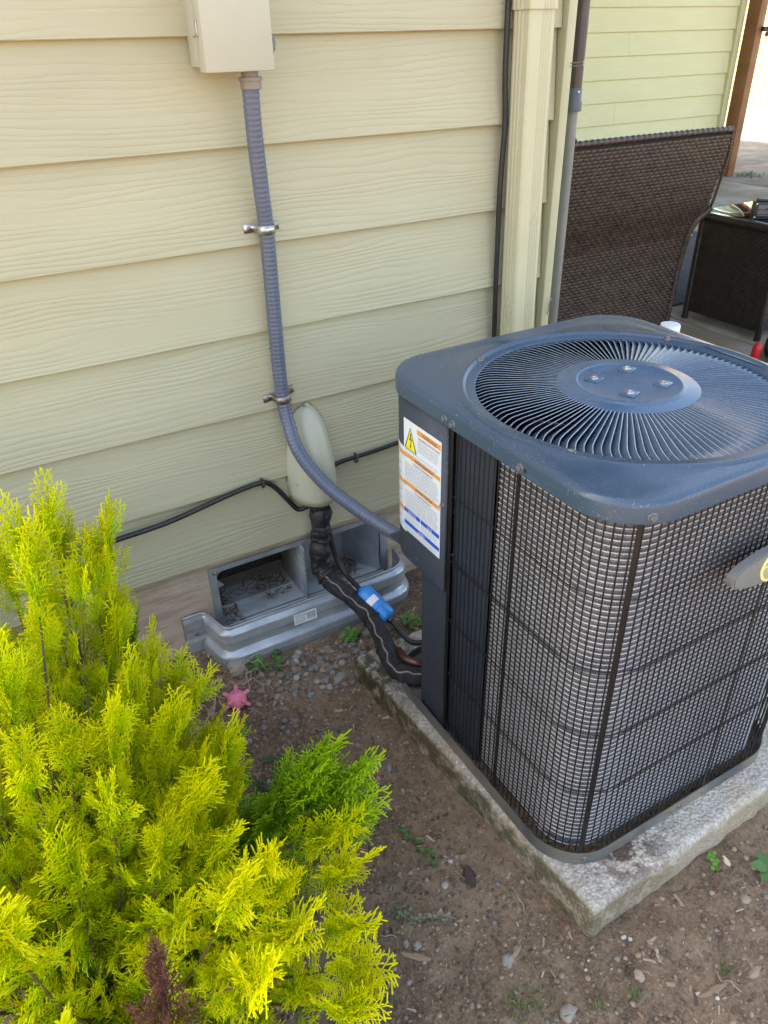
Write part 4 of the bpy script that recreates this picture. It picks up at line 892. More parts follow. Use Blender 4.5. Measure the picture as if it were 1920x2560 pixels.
# tool pouch and scissors on the patio
pc = thing('tool_pouch', (2.47, .46, -.2), 'black tool pouch lying on the patio at the right edge', 'tool pouch')
put('pouch', MB().bbox(2.47, 2.70, .33, .52, -.199, -.10, .03, 4), M_TOOL, pc, 60); put('flap', MB().bbox(2.46, 2.56, .35, .50, -.10, -.085, .006, 2), M_TOOL, pc, 60)
sc_ = thing('scissors', (2.40, .45, -.19), 'metal scissors with a finger ring standing by the red handle', 'scissors')
mb = MB()
mb.tube([(2.42+.020*math.cos(a), .44, -.105+.030*math.sin(a)) for a in np.linspace(0, 6.2832, 22)], .0045, 8, False); mb.tube([(2.425, .44, -.135), (2.44, .45, -.198)], .004, 6); put('handle', mb, M_STEEL, sc_, 60)
mb = MB(); mb.tube([(2.447, .45, -.198), (2.46, .44, -.13)], .004, 6); mb.tube([(2.465+.018*math.cos(a), .43, -.105+.027*math.sin(a)) for a in np.linspace(0, 6.2832, 22)], .0045, 8, False); put('handle', mb, M_STEEL, sc_, 60)
mb = MB(); mb.tube([(2.36, .47, -.195), (2.362, .47, -.18), (2.366, .468, -.135), (2.37, .466, -.11), (2.372, .466, -.104)], [.010, .018, .020, .018, .008], 14)
tag(put('red_handle', mb, M_RED, None, 60), 'red rounded plastic handle end on the patio at the right edge', 'handle')
# dark mat
mt = struct(put('outdoor_mat', MB().bbox(2.56, 4.2, 1.24, 2.40, -.2035, -.190, .004, 2), M_MAT, None, 40)); mt['kind'] = 'thing'; tag(mt, 'dark blue grey fibre mat on the patio behind the table', 'mat')
# umbrella pole by the corner
pl = thing('standing_pole', (.838, .1, -.2), 'tall grey two-section pole standing beside the house corner', 'pole')
put('lower_tube', MB().tube([(.836, .1, -.203), (.836, .1, .91)], .0132, 18), M_POLE, pl, 60)
put('upper_tube', MB().tube([(.8365, .1, .92), (.8385, .1, 2.3)], .0165, 18), M_POLEU, pl, 60)
mb = MB(); mb.lathe([(.014, .893), (.0205, .894), (.0208, .912), (.0190, .918), (.0178, .922), (.0182, .942), (.017, .944)], (.8365, .1, 0), (0,0,1), 24); put('collar', mb, M_COLLAR, pl, 40)
mb = MB(); mb.lathe([(.003, 0), (.003, .0012), (.0015, .002)], (.833, .0823, .936), (-.2, -1, 0), 10); put('screw', mb, M_STEEL, pl, 40)
put('foot', MB().lathe([(.10, -.203), (.10, -.19), (.03, -.18), (.02, -.16), (.016, -.12)], (.905, .19, 0) if False else (.86, .13, 0), (0,0,1), 24), M_POLE, pl, 40)
mb = MB(); mb.tube(spl([(.872, .16, 1.3), (.872, .16, 1.0), (.868, .155, .86), (.875, .15, .835), (.888, .15, .845), (.895, .15, .83), (.882, .15, .825), (.87, .15, .83), (.88, .15, .84), (.90, .15, .822), (.905, .15, .815)], 6), .004, 6)
mb.lathe([(.008, 0), (.009, .012), (.006, .02)], (.874, .155, 1.0), (0,0,1), 10)
tag(put('cord', mb, M_TOOL, None, 60), 'thin dark cord with a knotted end hanging behind the grey pole', 'cord')

# ------------------------------------------------------------------ loose ground: gravel, crumbs, chips
def ico(sub):
    bm = bmesh.new(); bmesh.ops.create_icosphere(bm, subdivisions=sub, radius=1.0); V = np.array([v.co[:] for v in bm.verts]); bm.verts.index_update(); F = np.array([[v.index for v in f.verts] for f in bm.faces]); bm.free(); return V, F
def in_pad(x, y): return (x > -.035+.05*(-.27-y)/.76) & (x < .74) & (y > -1.045) & (y < -.25)
def in_well(x, y): return (x > -.30) & (x < .27) & (y > -.115)
def scatter(name, n, sampler, size, base, cols, mat_, label, cat, flat=(.5, .8), jit=.22, seed=1, asp=(.7, 1.0), sink=.25, smooth=True):
    rs = np.random.RandomState(seed); x, y = sampler(rs, n*2); ok = ~(in_pad(x, y) | in_well(x, y) | (y > .015)); x, y = x[ok][:n], y[ok][:n]; n = len(x)
    V, F = base; nv = len(V); r = size(rs, n); fl = rs.uniform(flat[0], flat[1], n); as_ = rs.uniform(asp[0], asp[1], n); a = rs.uniform(0, 6.28, n); tl = rs.uniform(-.35, .35, n)
    J = 1+jit*rs.uniform(-1, 1, (n, nv)); P = V[None]*J[:, :, None]; P = P*np.stack([r, r*as_, r*fl], -1)[:, None, :]
    c, s = np.cos(tl)[:, None], np.sin(tl)[:, None]; X, Z = P[..., 0]*c-P[..., 2]*s, P[..., 0]*s+P[..., 2]*c; c, s = np.cos(a)[:, None], np.sin(a)[:, None]
    XX, YY = X*c-P[..., 1]*s, X*s+P[..., 1]*c; Q = np.stack([XX+x[:, None], YY+y[:, None], Z+(gz(x, y)+r*fl*(.55-sink))[:, None]], -1).reshape(-1, 3)
    FF = (F[None]+(np.arange(n)*nv)[:, None, None]).reshape(-1, F.shape[1]); me = bpy.data.meshes.new(name); me.from_pydata(Q.tolist(), [], FF.tolist())
    C = np.array(cols)[rs.randint(0, len(cols), n)]*rs.uniform(.7, 1.25, (n, 1)); set_tint(me, np.repeat(C, nv, 0))
    if smooth: me.polygons.foreach_set('use_smooth', [True]*len(me.polygons))
    return tag(link(name, me, mat_), label, cat, kind='stuff')
U_ = lambda rs, n: (rs.uniform(-.75, .70, n), rs.uniform(-1.45, .0, n))
def near_vent(rs, n):
    t = rs.randn(n, 2); k = rs.rand(n) < .8; return np.where(k, -.10+.115*t[:, 0], -.02+.2*t[:, 0]), np.where(k, -.205+.065*t[:, 1], -.42+.2*t[:, 1])
GC = [(.24, .225, .205), (.17, .175, .185), (.30, .235, .17), (.34, .30, .25), (.15, .12, .10), (.27, .185, .12), (.20, .20, .205), (.38, .35, .30), (.22, .15, .10)]
scatter('gravel', 440, near_vent, lambda rs, n: .0026+.0095*rs.rand(n)**2.4, ico(2), GC, M_PEB, 'grey and tan pebbles scattered on the dirt below the well', 'gravel', seed=3, jit=.07)
scatter('small_gravel', 1700, U_, lambda rs, n: .0016+.0055*rs.rand(n)**4.5, ico(1), GC+[(.30, .20, .13)]*4, M_PEB, 'tiny stones dotted over the bare dirt', 'gravel', seed=4, jit=.10)
SCo = [(.18, .118, .073), (.26, .175, .115), (.11, .072, .045), (.32, .23, .155), (.14, .09, .058), (.075, .05, .033)]
scatter('soil_crumbs', 24000, U_, lambda rs, n: .0011+.0046*rs.rand(n)**3.2, ico(1), SCo, M_PEB, 'crumbs of loose brown soil over the ground', 'soil', seed=5, jit=.25, smooth=False)
cube = (np.array([(-1,-.6,-.5),(1,-1,-.5),(1,.8,-.4),(-1,1,-.5),(-1,-.7,.5),(1,-.6,.3),(.8,.7,.5),(-.9,.6,.4)], float), np.array([(0,3,2,1),(4,5,6,7),(0,1,5,4),(1,2,6,5),(2,3,7,6),(3,0,4,7)]))
CHC = [(.23, .14, .085), (.16, .09, .055), (.33, .23, .15), (.10, .06, .042), (.40, .31, .22)]
scatter('wood_chips', 2600, U_, lambda rs, n: .0022+.011*rs.rand(n)**3, cube, CHC, M_CHIP, 'splinters of brown bark mulch over the dirt', 'mulch', flat=(.12, .25), asp=(.14, .4), seed=6, jit=.12, smooth=False)
scatter('bark_mulch', 420, lambda rs, n: (rs.uniform(-.42, .75, n), np.where(rs.rand(n) < .5, rs.uniform(-.25, -.10, n), rs.uniform(-.2, .01, n))), lambda rs, n: .004+.011*rs.rand(n)**2, cube, CHC, M_CHIP, 'bark mulch pieces along the foundation and well', 'mulch', flat=(.12, .25), asp=(.14, .4), seed=7, jit=.12, smooth=False)
# dry roots and straws
mb = MB(); rs = random.Random(12)
for i in range(70):
    x, y = rs.uniform(-.5, .5), rs.uniform(-1.35, -.1)
    if bool(in_pad(np.array(x), np.array(y))) or bool(in_well(np.array(x), np.array(y))): continue
    a = rs.random()*6.28; L = rs.uniform(.012, .05); q = []
    for k in range(5): q.append((x+math.cos(a)*L*k/4, y+math.sin(a)*L*k/4, g1(x, y)+.003+.004*math.sin(k*1.2)*rs.random())); a += rs.uniform(-.5, .5)
    mb.tube(spl(q, 3), .0006, 4)
for i in range(16):
    x, y = -.30+rs.uniform(-.045, .03), -.14+rs.uniform(-.06, .04); a = rs.random()*6.28; q = []
    for k in range(7): q.append((x, y, g1(x, y)+.008+.035*rs.random()*(k < 5))); x += .016*math.cos(a); y += .016*math.sin(a); a += rs.uniform(-.9, .9)
    mb.tube(spl(q, 4), .0008, 4)
M_STRAW = simple('dry_straw', (.42, .31, .19), (.52, .41, .28), 40, .7)
tag(put('dry_roots', mb, M_STRAW, None), 'dry straw coloured roots and stalks lying on the dirt', 'roots', kind='stuff')
# stones one can pick out
ST = [(-.058, -.255, .026, .016, .013, 11, (.36, .33, .28), 'largest grey stone in the pebbles left of the pad', .5),
      (-.012, -.769, .013, .009, .006, 12, (.36, .22, .14), 'reddish tan stone on the dirt beside the mossy pad side', .2),
      (-.073, -.796, .013, .007, .006, 13, (.30, .20, .13), 'flat brown stone left of the mossy pad side', .1),
      (-.118, -.990, .014, .012, .009, 14, (.34, .32, .28), 'rounded grey stone left of the pad front corner', .4),
      (-.095, -.982, .010, .007, .006, 27, (.24, .19, .13), 'small dark brown stone right of the rounded grey stone', .4),
      (.049, -1.121, .012, .010, .006, 15, (.46, .36, .26), 'pale tan flat stone in front of the pad corner', .9),
      (.040, -1.083, .007, .007, .005, 28, (.26, .24, .20), 'small olive stone just below the pad corner', .9),
      (.308, -1.124, .011, .011, .006, 16, (.40, .31, .22), 'buff stone half buried near the right edge of the dirt', .3),
      (-.084, -1.104, .017, .014, .009, 17, (.38, .35, .30), 'big oval grey stone at the bottom edge beside the grass', .1),
      (-.118, -1.108, .010, .009, .006, 18, (.40, .37, .32), 'smaller pale stone left of the oval one at the bottom', .2),
      (.219, -1.213, .018, .008, .005, 19, (.38, .29, .20), 'long flat tan stone at the bottom right of the dirt', .1),
      (-.235, -.890, .010, .009, .007, 20, (.36, .29, .23), 'round tan stone among twigs right of the shrub', .2),
      (-.250, -.878, .009, .007, .006, 29, (.30, .27, .24), 'grey stone touching the twigs right of the shrub', .8),
      (-.211, -.325, .012, .008, .006, 21, (.33, .24, .17), 'brown flat stone above the bare path by the shrub', .3),
      (-.135, -.245, .010, .008, .007, 22, (.23, .25, .28), 'blue grey pebble beside the pink ball side of the gravel', .3),
      (-.140, -.268, .013, .008, .006, 23, (.27, .30, .33), 'flat slate blue stone in the gravel near the pink ball', .2),
      (.05, -.165, .006, .004, .008, 24, (.75, .74, .70), 'white plaster chip lying beside the insulated pipe', .5)]
for (x, y, a, b, c, sd_, col, lb, rz) in ST: stone(x, y, a*.85, b*.85, c*.9, sd_, tuple(v*.8 for v in col), lb, rz=rz, dz=.12, amp=.30)
def bits(name, xs, s, col, label, cat):
    mb = MB(); rs = random.Random(3)
    for (x, y, k) in xs:
        me = rock_mesh('b', s*k, s*k*.7, s*k*.5, rs.randint(1, 99), 2, .4); o = Vector((x, y, g1(x, y)+.002)); mb.add([o+v.co for v in me.vertices], [tuple(p.vertices) for p in me.polygons]); bpy.data.meshes.remove(me)
    me = mb.mesh(name, 60); set_tint(me, np.array(col)*np.ones((len(me.vertices), 1))); return tag(link(name, me, M_PEB), label, cat, kind='stuff')
bits('plaster_bits', [(.075, -1.062, 1.0), (.083, -1.070, .8), (-.005, -1.062, .5), (-.018, -1.07, .5), (.110, -1.19, .9), (.13, -1.21, .7), (-.03, -1.04, .4), (.02, -1.09, .4)], .0058, (.58, .55, .50), 'white plaster crumbs on the dirt below the pad corner', 'plaster')
# wood pieces
def sliver(name, x, y, L, w, h, rz, col, label):
    mb = MB(); P = [[(t*L, (w*(1-abs(t)**2*.7))*s*(1+.2*sn(t*4, s*3, 31)), 0 if s else h*(1-abs(t)**2)) for s in (-1, -.5, 0, .5, 1)] for t in np.linspace(-1, 1, 13)]
    for row in P:
        for i, s in enumerate((-1, -.5, 0, .5, 1)): row[i] = (row[i][0], row[i][1], h*(1-abs(s)**2)*(.4+.6*sn(row[i][0]*200, i*2.1, 32)))
    mb.grid(P); me = mb.mesh(name, 30); set_tint(me, np.array(col)*np.ones((len(me.vertices), 1))); o = link(name, me, M_CHIP, None, (x, y, g1(x, y)+.001)); o.rotation_euler = (0, 0, rz); return tag(o, label, 'wood piece', 'wood pieces on the dirt')
sliver('bark_piece', -.087, -.837, .022, .012, .009, 1.2, (.085, .055, .045), 'dark weathered bark piece beside the mossy side of the pad')
sliver('wood_piece', .133, -1.198, .028, .006, .006, -.15, (.22, .15, .095), 'tan splintered wood piece at the bottom right of the dirt')
sliver('wood_piece', -.246, -.905, .026, .006, .006, -.75, (.27, .18, .12), 'brown wood sliver on the bare path right of the shrub')
sliver('wood_piece', -.201, -.428, .019, .006, .005, -.55, (.25, .15, .09), 'short brown wood sliver on the path near the pebbles')
sliver('wood_piece', -.105, -.990, .020, .0035, .004, .3, (.33, .23, .15), 'thin tan stick behind the rounded grey stone')
sliver('bean_husk', .340, -1.057, .011, .005, .006, 1.3, (.66, .50, .33), 'curled pale seed husk on the dirt right of the pad corner')
# ------------------------------------------------------------------ weeds
def leaf_pts(base, az, el, L, w, droop=.6, n=7, fold=.25, tipw=.04, shape=.6):
    P = []; p = Vector(base); e = el; step = L/(n-1)
    for i in range(n):
        t = i/(n-1); ww = w*(math.sin(math.pi*min(1, t**shape*.97+.03)))+tipw*w*(1-t); d = Vector((math.cos(az)*math.cos(e), math.sin(az)*math.cos(e), math.sin(e))); s = Vector((-math.sin(az), math.cos(az), 0)); up = s.cross(d)*-1
        P.append([p-s*ww+Vector((0,0,fold*ww)), p.copy(), p+s*ww+Vector((0,0,fold*ww))]); p = p+d*step; e -= droop/(n-1)
    return P
def rosette(name, x, y, n, L, w, el, droop, col, label, cat='weed', grp='weeds', seed=0, shape=.6):
    rs = random.Random(seed); t = thing(name, (x, y, g1(x, y)), label, cat, grp); z = g1(x, y)+.002
    for i in range(n):
        l = L*rs.uniform(.6, 1.05); mb = MB(); mb.grid(leaf_pts((x, y, z), 6.283*i/n+rs.uniform(-.4, .4), el+rs.uniform(-.2, .25), l, w*rs.uniform(.8, 1.1), droop*rs.uniform(.7, 1.3), shape=shape)); me = mb.mesh('leaf', 60)
        set_tint(me, np.array(col)*rs.uniform(.75, 1.25)*np.ones((len(me.vertices), 1))); link('leaf', me, M_LEAF, t)
    return t
def clover(name, spots, label, col=(.10, .24, .045), seed=0, r=.006, h=.016, cat='clover'):
    rs = random.Random(seed); cx, cy = spots[0]; t = thing(name, (cx, cy, g1(cx, cy)), label, cat, 'weeds'); mb = MB(); st = MB()
    for (x, y) in spots:
        z = g1(x, y); hh = h*rs.uniform(.6, 1.4); dx, dy = rs.uniform(-.006, .006), rs.uniform(-.006, .006); top = Vector((x+dx, y+dy, z+hh)); st.tube([(x, y, z), (x+dx*.4, y+dy*.4, z+hh*.6), top], .0006, 4); a0 = rs.random()*6.28; rr = r*rs.uniform(.7, 1.3)
        for k in range(3):
            a = a0+2.094*k; c = top+Vector((math.cos(a), math.sin(a), .12))*rr; ring = [c+Vector((math.cos(b)*rr*.86, math.sin(b)*rr*.86, .12*rr*math.cos(b-a)+.0004)) for b in np.linspace(0, 6.2832, 9)[:-1]]; mb.add([c-Vector((0,0,.001))]+ring, [(0, i+1, (i+1) % 8+1) for i in range(8)])
    me = mb.mesh('leaves', 60); rsn = np.random.RandomState(seed); set_tint(me, np.array(col)*np.repeat(rsn.uniform(.7, 1.35, (len(me.vertices)//9, 1)), 9, 0)); link('leaves', me, M_LEAF, t)
    me = st.mesh('stems'); set_tint(me, np.array((.12, .16, .05))*np.ones((len(me.vertices), 1))); link('stems', me, M_LEAF, t); return t
def tuft(name, x, y, n, L, label, col=(.11, .16, .045), seed=0, spread=.02, w=.0008):
    rs = random.Random(seed); mb = MB(); cols = []
    for i in range(n):
        bx, by = x+rs.gauss(0, spread*.4), y+rs.gauss(0, spread*.4); mb.grid(leaf_pts((bx, by, (g1(bx, by) if x < .8 else -.2)), rs.random()*6.28, rs.uniform(.5, 1.4), L*rs.uniform(.5, 1.1), w, rs.uniform(.3, 1.4), 5, 0, .3)); cols += [np.array(col)*rs.uniform(.6, 1.4)]*15
    me = mb.mesh(name, 60); set_tint(me, np.array(cols)); return tag(link(name, me, M_LEAF), label, 'grass', 'grass tufts')
rosette('broadleaf_weed', -.218, -.125, 9, .055, .0075, .75, .6, (.085, .20, .055), 'upright weed with long green leaves in front of the vent well', seed=1)
clover('clover', [(.027, -.135), (.02, -.125), (.035, -.14), (.03, -.12), (.042, -.128), (.015, -.14), (.022, -.148), (.034, -.152), (.05, -.135), (.024, -.158)], 'bright green clover clump between the well and insulated pipe', (.14, .31, .06), 2)
clover('clover', [(-.153, -.09), (-.145, -.10), (-.16, -.1), (-.138, -.092), (-.15, -.11), (-.165, -.112)], 'small clover right of the upright weed by the well', (.09, .23, .05), 3)
clover('clover', [(-.19, -.148), (-.18, -.152), (-.172, -.158), (-.185, -.165), (-.165, -.135)], 'small clover sprigs below the upright weed', (.075, .19, .05), 4)
clover('clover', [(.19, -.165), (.2, -.175), (.18, -.18), (.205, -.16), (.215, -.185), (.195, -.195), (.175, -.16), (.21, -.2)], 'clover growing behind the pad near the unit', (.12, .28, .06), 5)
rs = random.Random(8); clover('ground_ivy', [(-.30+rs.gauss(0, .03), -.50+rs.gauss(0, .035)) for i in range(46)], 'dark green low weeds along the right foot of the shrub', (.055, .13, .040), 6, .0055, .012, 'ground cover')
clover('vine_weed', [(-.125+.008*math.sin(i*1.7)+.002*i-.02, -.69-.009*i) for i in range(12)], 'thin trailing weed on the dirt left of the pad', (.10, .19, .055), 7, .0045, .008, 'weed')
clover('vine_weed', [(-.245+.004*i+.006*math.sin(i*2.2), -.812-.006*i) for i in range(9)], 'wispy grey green weed on the path right of the shrub', (.20, .22, .12), 9, .004, .008, 'weed')
clover('vine_weed', [(-.205+.006*i, -.858-.003*i+.006*math.sin(i*2.2)) for i in range(8)], 'dry pale weed below the trailing weed on the path', (.26, .25, .16), 10, .004, .007, 'weed')
clover('clover', [(.314, -1.044), (.318, -1.050), (.309, -1.052), (.322, -1.041)], 'tiny bright clover sprout against the front of the pad', (.14, .32, .05), 11, .0045, .008)
rosette('broadleaf_weed', .392, -1.105, 5, .042, .011, .15, .25, (.10, .22, .07), 'flat broad green leaves at the right edge of the dirt', seed=2, shape=.8)
tuft('grass_tuft', -.135, -1.063, 60, .030, 'thin green grass tuft at the bottom edge left of the oval stone', seed=3, spread=.05)
tuft('grass_tuft', .023, -1.140, 16, .024, 'tiny grass tuft below the pad corner', (.13, .19, .06), seed=4, spread=.014)
tuft('grass_tuft', .175, -1.187, 18, .024, 'small sparse grass tuft at the lower right of the dirt', (.11, .16, .06), seed=5, spread=.016)
tuft('grass_tuft', -.035, -1.122, 14, .018, 'few faint grass blades right of the oval stone', (.12, .17, .06), seed=6, spread=.016)
tuft('post_weed', 6.58, 3.80, 110, .06, 'small green weed tuft at the foot of the brown post', (.12, .17, .07), seed=7, spread=.20, w=.004)
tuft('patio_grass', 4.85, 3.02, 160, .09, 'patch of green grass seen between the chair and the table', (.16, .30, .05), seed=8, spread=.22, w=.006)
# pink spiky ball
bl = thing('spiky_ball', (-.303, -.215, -.25), 'pink rubber ball with blunt spikes lying on the dirt', 'toy ball')
bc = Vector((-.303, -.215, g1(-.303, -.215)+.022)); R0 = .0225
mb = MB(); V, F = ico(3); mb.add([bc+Vector(v)*R0 for v in V], [tuple(f) for f in F]); put('ball', mb, M_PINK, bl, 60)
V, F = ico(1)
for v in V[::1][:42]:
    d = Vector(v).normalized()
    if (Vector(v).x*3.1+Vector(v).y*1.7+Vector(v).z) % .5 > .43: continue
    mb = MB(); mb.lathe([(.0055, 0), (.0045, .003), (.0042, .0100), (.0032, .0125), (.0008, .0135)], bc+d*(R0-.001), d, 12); put('spike', mb, M_PINK, bl, 60)

# ------------------------------------------------------------------ golden conifer shrub
def make_spray(seed, L=.12, n1=17, flat=.35):
    """one frond: stem, alternate branchlets, alternate twig tips; returns verts, tris, t (0 base .. 1 tip)"""
    rs = random.Random(seed); V = []; F = []; T = []
    def cone(p0, p1, r0, r1, t0, t1, bend):
        p0, p1 = Vector(p0), Vector(p1); d = (p1-p0); l = d.length; d.normalize(); n = d.orthogonal().normalized(); b = d.cross(n); mid = p0.lerp(p1, .55)+bend*l; base = len(V)
        for (c, r, t) in ((p0, r0, t0), (mid, (r0+r1)*.5, (t0+t1)/2)):
            for k in range(3): a = 2.094*k; V.append(c+(n*math.cos(a)+b*math.sin(a))*r); T.append(t)
        a0 = len(V); pe = p1
        for k in range(3): a = 2.094*k; V.append(pe+(n*math.cos(a)+b*math.sin(a))*r1*.8); T.append(t1)
        V.append(pe+d*r1*1.6); T.append(t1)
        for s in (0, 3):
            for k in range(3): k2 = (k+1) % 3; F.append((base+s+k, base+s+k2, base+s+3+k2)); F.append((base+s+k, base+s+3+k2, base+s+3+k))
        for k in range(3): F.append((a0+k, a0+(k+1) % 3, a0+3))
        return mid
    def twig(p0, p1, r0, r1, t0, t1, bend):
        d = (p1-p0).normalized(); n = d.orthogonal().normalized(); b = d.cross(n); base = len(V)
        for (c, r, t) in ((p0, r0, t0), (p1, r1, t1)):
            for k in range(3): a = 2.094*k; V.append(c+(n*math.cos(a)+b*math.sin(a))*r); T.append(t)
        V.append(p1+d*r1*1.9); T.append(t1)
        for k in range(3): k2 = (k+1) % 3; F.append((base+k, base+k2, base+3+k2)); F.append((base+k, base+3+k2, base+3+k)); F.append((base+3+k, base+3+k2, base+6))
    curve = Vector((rs.uniform(-.12, .12), rs.uniform(-.08, .08), 0)); st = lambda t: Vector((0, 0, t*L))+curve*L*t*t
    for i in range(3): cone(st(i/3), st((i+1)/3), .0013*(1.25-i/3.5), .0012*(1.1-i/3.5), i/3*.55, (i+1)/3*.7+.25*(i == 2), Vector())
    for i in range(n1):
        t = .10+.86*i/(n1-1)+rs.uniform(-.015, .015); side = 1 if i % 2 else -1; p = st(t); ang = R_(rs.uniform(30, 46)); l1 = L*(.44*(1-t)**.8+.07)*rs.uniform(.75, 1.15); oy = rs.uniform(-flat, flat)
        d = Vector((math.sin(ang)*side, oy*math.sin(ang), math.cos(ang))).normalized(); e = p+d*l1+Vector((0, 0, l1*.12)); tt = .12+.5*t
        twig(p, e, .0011, .0011, tt, min(1, tt+.35), Vector((0, 0, -.02)))
        n2 = max(2, int(l1/.0078))
        for j in range(n2):
            u = .16+.80*(j+.5)/n2; q = p.lerp(e, u)+Vector((0, 0, -.02*l1*math.sin(math.pi*u))); s2 = 1 if j % 2 else -1; a2 = R_(rs.uniform(26, 48))*s2; ax = Vector((0, 1, 0)); ax = (ax-d*ax.dot(d)).normalized()
            d2 = (Matrix.Rotation(a2, 3, ax) @ d+ax*rs.uniform(-.35, .35)).normalized(); l2 = (.0175*(1-u*.55)+.0035)*rs.uniform(.7, 1.25)
            twig(q, q+d2*l2, .00105, .00125, min(1, tt+.25*u), min(1, tt+.28+.45*u), Vector())
    return np.array([v[:] for v in V], np.float32), np.array(F, np.int32), np.array(T, np.float32)
SPR = [make_spray(100+i, n1=15+i % 4) for i in range(8)]
TIPS = [
    ((-0.621, -0.42, 0.55), 12, 0.9, 0.1, None),
    ((-0.566, -0.4, 0.544), 14, 1.0, 0.1, None),
    ((-0.483, -0.38, 0.463), 14, 1.0, 0.1, None),
    ((-0.543, -0.42, 0.447), 12, 0.9, 0.1, None),
    ((-0.604, -0.5, 0.541), 14, 1.0, 0.1, None),
    ((-0.465, -0.45, 0.244), 14, 0.95, 0.15, None),
    ((-0.44, -0.30, -0.02), 14, 0.9, 0.0, None),
    ((-0.429, -0.42, 0.142), 14, 0.9, 0.0, None),
    ((-0.415, -0.64, 0.120), 14, 1.0, 0.2, None),
    ((-0.422, -0.66, 0.089), 14, 1.0, 0.2, None),
    ((-0.479, -0.36, 0.227), 12, 0.8, -0.15, 'green'),
    ((-0.353, -0.42, -0.089), 10, 0.8, -0.2, 'green'),
    ((-0.373, -0.5, -0.117), 10, 0.8, -0.2, 'green'),
    ((-0.307, -0.76, 0.099), 16, 1.0, 0.0, 'green'),
    ((-0.264, -0.8, 0.071), 18, 1.0, 0.05, 'green'),
    ((-0.304, -0.86, 0.101), 16, 1.0, 0.05, None),
    ((-0.325, -0.93, 0.097), 16, 1.0, 0.1, None),
    ((-0.358, -1.0, 0.085), 16, 1.0, 0.1, None),
    ((-0.372, -1.06, 0.093), 16, 1.0, 0.2, None),
    ((-0.406, -1.1, 0.08), 14, 1.0, 0.1, None),
    ((-0.472, -1.02, 0.354), 16, 0.9, 0.2, None),
    ((-0.515, -1.05, 0.373), 14, 0.9, 0.1, None),
    ((-0.466, -1.08, 0.294), 16, 0.95, 0.1, None),
    ((-0.511, -0.85, 0.288), 14, 0.9, 0.15, None),
    ((-0.577, -0.75, 0.393), 14, 0.9, 0.1, None),
    ((-0.523, -1.12, 0.314), 14, 0.9, 0.15, None)]
BASE = Vector((-.74, -.66, -.262))
rng = np.random.RandomState(11); RS = random.Random(11)
VV, FF, CC = [], [], []; off = 0; stems = MB()
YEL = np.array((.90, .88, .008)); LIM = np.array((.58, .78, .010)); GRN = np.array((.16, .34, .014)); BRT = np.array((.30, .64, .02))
def add_spray(p, d, up, sc, g, k=None, pal=None):
    global off
    V, F, T = SPR[k if k is not None else RS.randrange(8)]; d = Vector(d).normalized(); x = (Vector(up)-d*Vector(up).dot(d))
    if x.length < 1e-3: x = d.orthogonal()
    x.normalize(); y = d.cross(x); a = RS.uniform(-.6, .6); xx = x*math.cos(a)+y*math.sin(a); yy = d.cross(xx); M = np.array([[xx.x, yy.x, d.x], [xx.y, yy.y, d.y], [xx.z, yy.z, d.z]], np.float32)
    W_ = (V*sc) @ M.T+np.array(p[:], np.float32); VV.append(W_); FF.append(F+off); off += len(V)
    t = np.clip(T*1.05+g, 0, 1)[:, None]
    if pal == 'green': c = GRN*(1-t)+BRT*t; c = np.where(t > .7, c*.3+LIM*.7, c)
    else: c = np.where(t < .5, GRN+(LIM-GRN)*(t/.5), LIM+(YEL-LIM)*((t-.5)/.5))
    CC.append(c*RS.uniform(.82, 1.15))
def plume(tip, sweep=.10, n=20, size=1.0, g=0.0, pal=None, root=None, tipn=1.0):
    """a branch from the base to a tip, with fronds along its outer part"""
    tip = Vector(tip); root = Vector(root) if root is not None else BASE+Vector((RS.uniform(-.09, .09), RS.uniform(-.16, .16), 0)); mid = root.lerp(tip, .5)+Vector(((tip.x-root.x)*sweep, (tip.y-root.y)*sweep, -.05*sweep)); c = spl([root, mid, tip], 14)
    stems.tube(c[:-4], [.0038*(1-.75*i/len(c)) for i in range(len(c)-4)], 6); L = (tip-root).length; m = len(c); outw = (tip-BASE); outw.z = 0
    for i in range(n):
        u = .16+.82*((i+.5)/n)**.85; f = u*(m-1); j = min(int(f), m-2); p = c[j].lerp(c[j+1], f-j); T = (c[j+1]-c[j]).normalized(); a = i*2.4+RS.uniform(-.5, .5); N = T.orthogonal().normalized(); B = T.cross(N); sd_ = N*math.cos(a)+B*math.sin(a)
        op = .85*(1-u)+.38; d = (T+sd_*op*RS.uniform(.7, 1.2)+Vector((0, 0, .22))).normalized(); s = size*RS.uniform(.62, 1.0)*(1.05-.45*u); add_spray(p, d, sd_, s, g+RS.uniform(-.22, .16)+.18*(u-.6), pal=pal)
    T = (c[-1]-c[-3]).normalized(); add_spray(c[-3], T, T.orthogonal(), size*.85*tipn, g+.15, pal=pal)
    for k in range(3):
        sd_ = Vector((RS.uniform(-1, 1), RS.uniform(-1, 1), .3)); add_spray(c[-4], (T+sd_*.35).normalized(), sd_, size*.7, g+.12, pal=pal)
# crown: tips over an uneven dome
DC = Vector((-.77, -.64, -.13)); DR = Vector((.365, .53, .56)); tips = []
for i in range(900):
    v = Vector(rng.randn(3)); v.normalize()
    if v.z < -.15: continue
    k = RS.uniform(.80, 1.05); t = Vector((DC.x+v.x*DR.x*k, DC.y+v.y*DR.y*k, DC.z+v.z*DR.z*k))
    if t.z < -.20 or t.x < -.95: continue
    if all((t-q).length > .080 for q in tips): tips.append(t)
for t in tips: plume(t, RS.uniform(.05, .2), 20, RS.uniform(.75, 1.0), RS.uniform(-.05, .22))
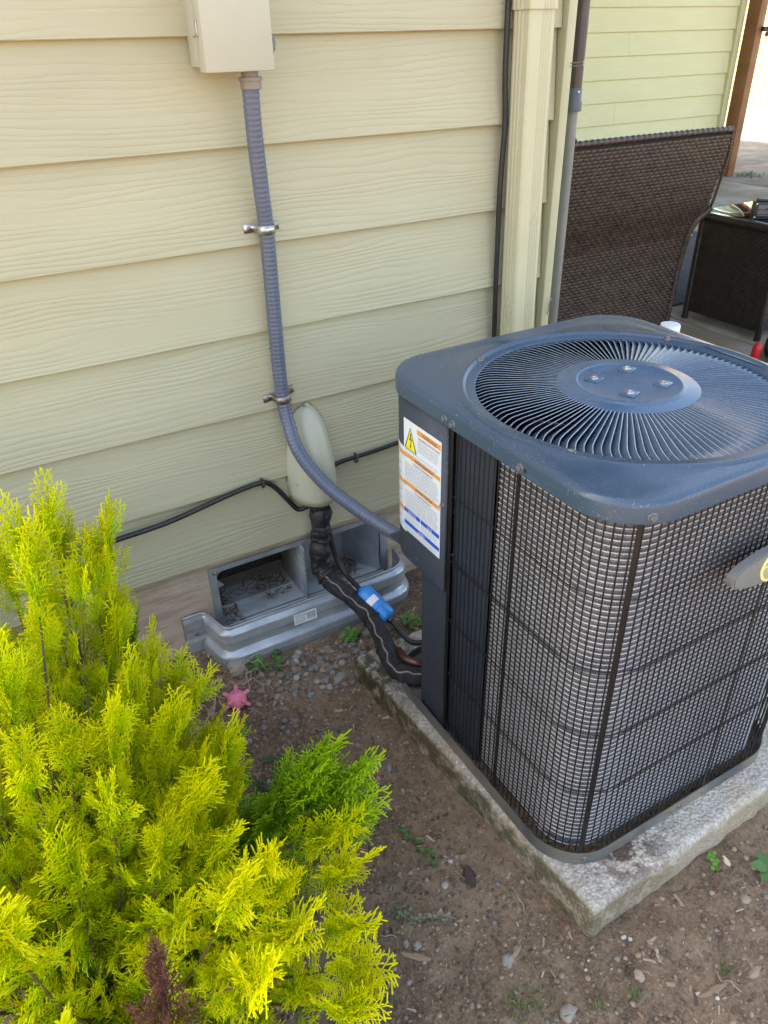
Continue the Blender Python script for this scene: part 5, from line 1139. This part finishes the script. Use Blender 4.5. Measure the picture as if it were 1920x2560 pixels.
# leaders that stand above the rest and side branches that show against the wall and the path
for (t, n, s, g, pal) in TIPS: plume(Vector(t)-(Vector(t)-BASE).normalized()*.060, .12, n, s, g, pal)
for (t, n) in (((-.50, -.30, .33), 18), ((-.57, -.35, .40), 20), ((-.62, -.40, .44), 20), ((-.52, -.33, .22), 16), ((-.66, -.30, .36), 18), ((-.54, -.42, .38), 18), ((-.53, -.44, .26), 16), ((-.70, -.40, .42), 18)): plume(t, .25, n+4, .95, .12)
for t in ((-.34, -.72, .04), (-.32, -.77, .02), (-.36, -.69, .01), (-.31, -.82, .03), (-.29, -.78, .09), (-.33, -.74, .10)): plume(t, .1, 14, 1.1, -.05, 'green')
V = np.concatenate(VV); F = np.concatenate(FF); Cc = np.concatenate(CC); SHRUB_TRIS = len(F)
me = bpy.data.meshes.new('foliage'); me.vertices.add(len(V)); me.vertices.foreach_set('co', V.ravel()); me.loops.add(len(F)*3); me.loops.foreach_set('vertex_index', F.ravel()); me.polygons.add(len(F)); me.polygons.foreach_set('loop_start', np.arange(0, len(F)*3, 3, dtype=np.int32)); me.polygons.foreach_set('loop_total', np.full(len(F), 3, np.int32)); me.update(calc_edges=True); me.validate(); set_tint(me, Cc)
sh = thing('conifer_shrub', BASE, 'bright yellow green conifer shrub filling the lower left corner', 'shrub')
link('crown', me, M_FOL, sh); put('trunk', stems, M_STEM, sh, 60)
# a dead brown twig low in the front
VV, FF, CC, off = [], [], [], 0
dbase = Vector((-.640, -1.045, .165))
for i in range(15):
    u = i/14; p = dbase+Vector((.018*u, .02*u, .12*u)); a = i*2.4; d = Vector((math.cos(a)*.55*(1-u)+.08, math.sin(a)*.55*(1-u)+.1, 1)); add_spray(p, d, (math.cos(a), math.sin(a), 0), .52*(1.1-u*.5), 0)
V = np.concatenate(VV); F = np.concatenate(FF); me = bpy.data.meshes.new('dead_twig'); me.from_pydata(V.tolist(), [], F.tolist()); set_tint(me, np.array((.20, .085, .06))*np.repeat(rng.uniform(.6, 1.5, (len(V)//10+1, 1)), 10, 0)[:len(V)])
o = link('dead_twig', me, M_FOL, sh); o['label'] = 'dead reddish brown twig low in the shrub'
mb = MB(); mb.tube([dbase-Vector((.03, -.05, .2)), dbase, dbase+Vector((.018, .02, .11))], [.005, .004, .001], 6); put('dead_stem', mb, M_STEM, sh, 60)
